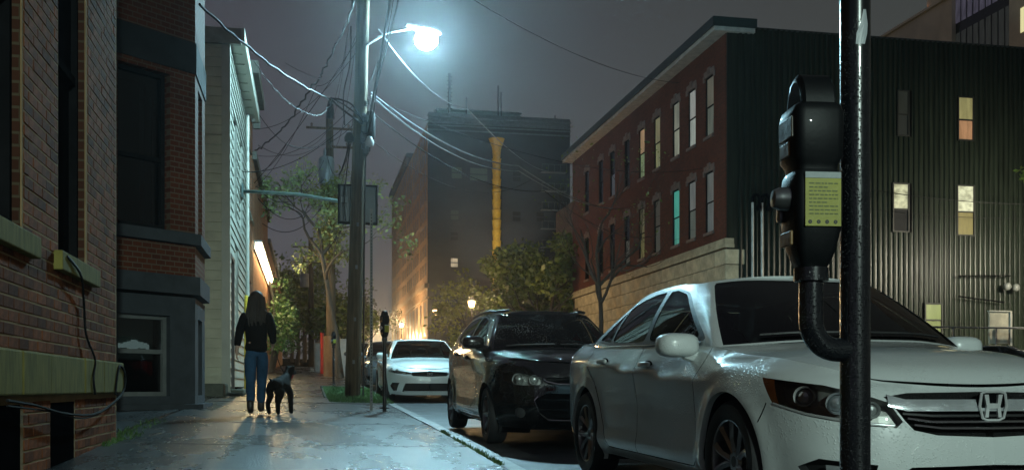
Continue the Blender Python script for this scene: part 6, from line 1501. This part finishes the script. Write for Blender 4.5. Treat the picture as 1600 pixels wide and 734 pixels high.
# two dark service cables hung on the near brick house
b = MB(); b.tube(loop([(XF+.06, 7.38, .885), (XF+.07, 7.75, .80), (XF+.03, 8.05, .62), (XF+.03, 8.12, .40), (XF+.05, 8.35, .22), (XF+.06, 8.24, .08), (XF+.06, 8.3, -.05)]), .009, 6)
tag(obj('cable', b, M_wire, smooth=True), 'black cable dangling from the window sill down the brick wall', 'cable')
b = MB(); b.tube(loop([(XF+.05, 6.0, -.07), (XF+.06, 6.6, -.11), (XF+.08, 7.2, -.17), (XF+.08, 8.2, -.20), (XF+.07, 9.1, -.11), (XF+.06, 9.55, -.02), (XF+.06, 9.62, .12), (XF+.06, 9.35, .19), (XF+.06, 9.2, .05), (XF+.06, 9.15, -.06)]), .009, 6)
b.tube(loop([(XF+.05, 6.0, -.10), (XF+.06, 6.9, -.15), (XF+.08, 7.8, -.22), (XF+.06, 8.8, -.17), (XF+.05, 9.5, -.07)]), .006, 6)
tag(obj('cable', b, mat('grey_cable', (.012, .012, .012), .8, spec=.1), smooth=True), 'dark cable slung in a loop under the olive stone band', 'cable')
# ================================================================== person walking a dog
def skin(name, J, E, m, par, lv=2, root=None, disp=0):
    names = list(J); me = bpy.data.meshes.new(name); me.from_pydata([J[n][0] for n in names], [(names.index(a), names.index(b)) for a, b in E], []); me.update()
    bm = bmesh.new(); bm.from_mesh(me); lay = bm.verts.layers.skin.verify(); bm.verts.ensure_lookup_table()
    for i, n in enumerate(names):
        r = J[n][1]; bm.verts[i][lay].radius = r if isinstance(r, tuple) else (r, r); bm.verts[i][lay].use_root = (n == (root or names[0]))
    bm.to_mesh(me); bm.free()
    o = bpy.data.objects.new('tmp', me); COL.objects.link(o); s = o.modifiers.new('s', 'SKIN'); s.use_smooth_shade = True; s.branch_smoothing = .6
    o.modifiers.new('u', 'SUBSURF').levels = lv; o.modifiers['u'].render_levels = lv
    dg = bpy.context.evaluated_depsgraph_get(); dg.update(); me2 = bpy.data.meshes.new_from_object(o.evaluated_get(dg)); bpy.data.objects.remove(o); bpy.data.meshes.remove(me)
    me2.name = name; me2.materials.clear(); me2.materials.append(m)
    if disp:
        for v in me2.vertices: v.co += Vector((mnoise.noise(v.co*9), mnoise.noise(v.co*9+Vector((5, 0, 0))), mnoise.noise(v.co*9+Vector((0, 7, 0)))))*disp
    me2.polygons.foreach_set('use_smooth', [True]*len(me2.polygons)); return link(name, me2, par)
px_, py_ = -.66, 14.0
per = thing('person', 'person with long dark hair walking away in a black jacket and blue jeans', 'person', (px_, py_, sz(px_, py_)+.003))
M_skin = mat('skin', (.42, .27, .20), .5, var=.08, bump=0); M_jeans = mat('denim', (.026, .068, .130), .9, spec=.15, var=.25, vs=8, bump=.3, bs=120); M_jack = mat('jacket_black', (.006, .006, .0065), .9, spec=.15, bump=.3, bs=60)
M_hair = mat('hair_dark', (.022, .015, .011), .5, var=.4, vs=30, bump=.8, bs=60, stretch=(4, 4, .4)); M_boot = mat('boot_leather', (.03, .022, .018), .5)
J = dict(pelvis=((0, 0, .88), (.135, .10)), spine=((0, -.01, 1.06), (.12, .09)), chest=((0, 0, 1.26), (.14, .095)), neck=((0, .01, 1.415), .05), head=((0, .03, 1.50), (.070, .085)), crown=((0, .02, 1.575), (.068, .08)),
         nose=((0, .125, 1.495), .012), earl=((-.085, .02, 1.50), .016), earr=((.085, .02, 1.50), .016),
         sl=((-.150, 0, 1.335), .055), el=((-.212, -.07, 1.09), .042), wl=((-.245, -.10, .87), .028), pl=((-.247, -.095, .805), (.022, .036)),
         sr=((.150, 0, 1.335), .055), er=((.208, -.03, 1.085), .042), wr=((.205, .13, .945), .028), pr=((.200, .185, .915), (.022, .036)),
         hl=((-.085, 0, .82), .085), kl=((-.075, -.02, .47), .056), al=((-.068, -.24, .115), .038), tl=((-.07, -.10, .035), (.036, .03)),
         hr=((.085, .01, .82), .085), kr=((.062, .15, .49), .056), ar=((.045, .24, .10), .038), tr=((.05, .40, .065), (.036, .03)))
E_ = [('pelvis', 'spine'), ('spine', 'chest'), ('chest', 'neck'), ('neck', 'head'), ('head', 'crown'), ('head', 'nose'), ('head', 'earl'), ('head', 'earr'), ('chest', 'sl'), ('sl', 'el'), ('el', 'wl'), ('wl', 'pl'), ('chest', 'sr'), ('sr', 'er'), ('er', 'wr'), ('wr', 'pr'),
      ('pelvis', 'hl'), ('hl', 'kl'), ('kl', 'al'), ('al', 'tl'), ('pelvis', 'hr'), ('hr', 'kr'), ('kr', 'ar'), ('ar', 'tr')]
def fingers(tag_, wrist, palm, d, side, th):
    P_ = Vector(palm); d = Vector(d).normalized(); side = Vector(side).normalized(); th = Vector(th).normalized()
    for i, (o, l) in enumerate(((-.026, .062), (-.009, .074), (.009, .070), (.026, .055))):
        b0 = P_+side*o+d*.022; k1 = b0+d*l*.5; k2 = k1+(d*.75+th*.66).normalized()*l*.5
        J['%sf%da' % (tag_, i)] = (tuple(b0), .0095); J['%sf%db' % (tag_, i)] = (tuple(k1), .0088); J['%sf%dc' % (tag_, i)] = (tuple(k2), .0075)
        E_.extend([('p'+tag_, '%sf%da' % (tag_, i)), ('%sf%da' % (tag_, i), '%sf%db' % (tag_, i)), ('%sf%db' % (tag_, i), '%sf%dc' % (tag_, i))])
    a = P_-side*.036-d*.01; b_ = a-side*.018+d*.03+th*.012
    J[tag_+'t1'] = (tuple(a), .0115); J[tag_+'t2'] = (tuple(b_), .0095); E_.extend([('p'+tag_, tag_+'t1'), (tag_+'t1', tag_+'t2')])
fingers('l', J['wl'][0], J['pl'][0], (0, .15, -1), (0, -1, -.15), (1, 0, 0)); fingers('r', J['wr'][0], J['pr'][0], (0, .9, -.5), (0, .4, .9), (-1, 0, 0))
skin('body', J, E_, M_skin, per)
g = lambda *ks, k=1.0, add=.012: {q: (J[q][0], tuple(v*k+add for v in J[q][1]) if isinstance(J[q][1], tuple) else J[q][1]*k+add) for q in ks}
Jj = g('spine', 'chest', 'sl', 'el', 'sr', 'er', k=1.02, add=.022); Jj['hem'] = ((0, 0, .80), (.19, .145)); Jj['spine'] = ((0, -.01, 1.04), (.17, .125)); Jj['chest'] = ((0, -.005, 1.27), (.175, .125)); Jj['collar'] = ((0, .005, 1.42), (.075, .075))
Jj['cl'] = ((-.243, -.098, .89), .044); Jj['cr'] = ((.207, .115, .96), .048)
skin('jacket', Jj, [('hem', 'spine'), ('spine', 'chest'), ('chest', 'collar'), ('chest', 'sl'), ('sl', 'el'), ('el', 'cl'), ('chest', 'sr'), ('sr', 'er'), ('er', 'cr')], M_jack, per, root='spine', disp=.012)
Jt = g('pelvis', 'hl', 'kl', 'hr', 'kr', k=1.05, add=.012); Jt['cuffl'] = ((-.068, -.215, .155), .060); Jt['cuffr'] = ((.046, .235, .145), .060); Jt['waist'] = ((0, 0, .97), (.13, .10))
skin('jeans', Jt, [('waist', 'pelvis'), ('pelvis', 'hl'), ('hl', 'kl'), ('kl', 'cuffl'), ('pelvis', 'hr'), ('hr', 'kr'), ('kr', 'cuffr')], M_jeans, per, root='pelvis', disp=.006)
for s_, q in (('l', ((-.068, -.22, .20), (-.068, -.245, .085), (-.07, -.095, .037))), ('r', ((.046, .235, .19), (.046, .235, .070), (.05, .405, .06)))):
    skin('boot', dict(a=(q[0], .052), b=(q[1], (.050, .05)), c=(q[2], (.042, .030))), [('a', 'b'), ('b', 'c')], M_boot, per)
hair = superell((0, .0, 1.525), (.098, .112, .122), .95, 20, 14)
hair.v = [(x*(1+max(0, 1.52-z)*.35), min(y, .07) if z < 1.55 else y, z) for x, y, z in hair.v]
rng = random.Random(6)
for k in range(46):
    a = rng.uniform(PI*.95, PI*2.05); r0 = .088; x0, y0 = r0*math.cos(a), .0+r0*1.05*math.sin(a); L_ = rng.uniform(.26, .40)
    hair.tube([(x0, y0, 1.56), (x0*1.12, y0*1.12-.015, 1.44), (x0*1.15+rng.gauss(0, .012), y0*1.0-.06, 1.56-L_*.7), (x0*.95+rng.gauss(0, .018), y0*.9-.072, 1.56-L_)], [.022, .026, .022, .006], 6)
obj('hair', hair, M_hair, per, True, True)
for sgn in (-1, 1): obj('eye', MB().sphere((sgn*.030, .105, 1.525), .011), mat('eye_dark', (.05, .04, .035), .2, bump=0), per, True, True)
obj('mouth', superell((0, .108, 1.452), (.024, .008, .006), .9), mat('lip', (.3, .12, .1), .5, bump=0), per, True, True)
# dog
M_fur = mat('black_fur', (.006, .0055, .005), .8, spec=.15, var=.3, bump=.9, bs=90, bd=.02)
dx_, dy_ = -.36, 14.15
dog = thing('dog', 'black dog on a lead walking beside the person', 'dog', (dx_, dy_, sz(dx_, dy_)+.003), (0, 0, -.28))
D = dict(belly=((0, -.02, .40), (.105, .11)), rump=((0, -.24, .42), (.095, .11)), chest=((0, .20, .40), (.115, .13)), neck=((0, .33, .50), (.065, .075)), head=((.02, .41, .60), (.062, .065)), muz=((.04, .52, .575), (.034, .032)), nose=((.047, .57, .572), .018),
         earl=((-.035, .39, .665), .022), earr=((.075, .39, .665), .022), t1=((0, -.34, .46), .024), t2=((.02, -.45, .44), .016), t3=((.03, -.53, .48), .009))
De = [('belly', 'rump'), ('belly', 'chest'), ('chest', 'neck'), ('neck', 'head'), ('head', 'muz'), ('muz', 'nose'), ('head', 'earl'), ('head', 'earr'), ('rump', 't1'), ('t1', 't2'), ('t2', 't3')]
for s_, x in (('l', -.075), ('r', .075)):
    o = .05 if s_ == 'l' else -.05
    D['h'+s_] = ((x, -.25, .34), .062); D['k'+s_] = ((x*1.12, -.19+o, .25), .046); D['c'+s_] = ((x*1.12, -.31+o, .145), .032); D['p'+s_] = ((x, -.29+o, .03), .030); D['q'+s_] = ((x, -.245+o, .018), .020)
    De += [('rump', 'h'+s_), ('h'+s_, 'k'+s_), ('k'+s_, 'c'+s_), ('c'+s_, 'p'+s_), ('p'+s_, 'q'+s_)]
    D['s'+s_] = ((x, .20, .32), .052); D['e'+s_] = ((x, .17-o, .21), .040); D['w'+s_] = ((x, .20-o, .10), .036); D['f'+s_] = ((x, .205-o, .03), .030); D['g'+s_] = ((x, .25-o, .018), .020)
    De += [('chest', 's'+s_), ('s'+s_, 'e'+s_), ('e'+s_, 'w'+s_), ('w'+s_, 'f'+s_), ('f'+s_, 'g'+s_)]
skin('body', D, De, M_fur, dog, disp=.006)
obj('collar', MB().tube([(.072*math.cos(a), .34+.06*math.sin(a), .515+.05*math.sin(a)) for a in np.linspace(0, 2*PI, 17)], .012, 6), mat('collar_red', (.25, .02, .02), .5), dog, True, True)
b = MB(); hnd = Vector((px_+.23, py_+.20, sz(px_, py_)+.90)); nk = Vector((dx_+.34*math.sin(.28), dy_+.34*math.cos(.28), sz(dx_, dy_)+.56))
b.tube([hnd.lerp(nk, t)-Vector((0, 0, .10*4*t*(1-t))) for t in np.linspace(0, 1, 14)], .006, 5); tag(obj('leash', b, M_black, smooth=True), 'thin dark lead from the hand of the person to the dog', 'lead')
# ================================================================== air
b = MB(); b.box((-420, -95, -2.2), (420, 920, 60))
hz = obj('haze', b, None); stuff(hz)
m = bpy.data.materials.new('haze_air'); m.use_nodes = True; nt = m.node_tree; nt.nodes.remove(nt.nodes['Principled BSDF'])
pv = nt.nodes.new('ShaderNodeVolumePrincipled'); pv.inputs['Color'].default_value = (.80, .86, .90, 1); pv.inputs['Density'].default_value = HAZE; pv.inputs['Anisotropy'].default_value = .90
nt.links.new(pv.outputs[0], nt.nodes['Material Output'].inputs['Volume']); hz.data.materials.append(m)
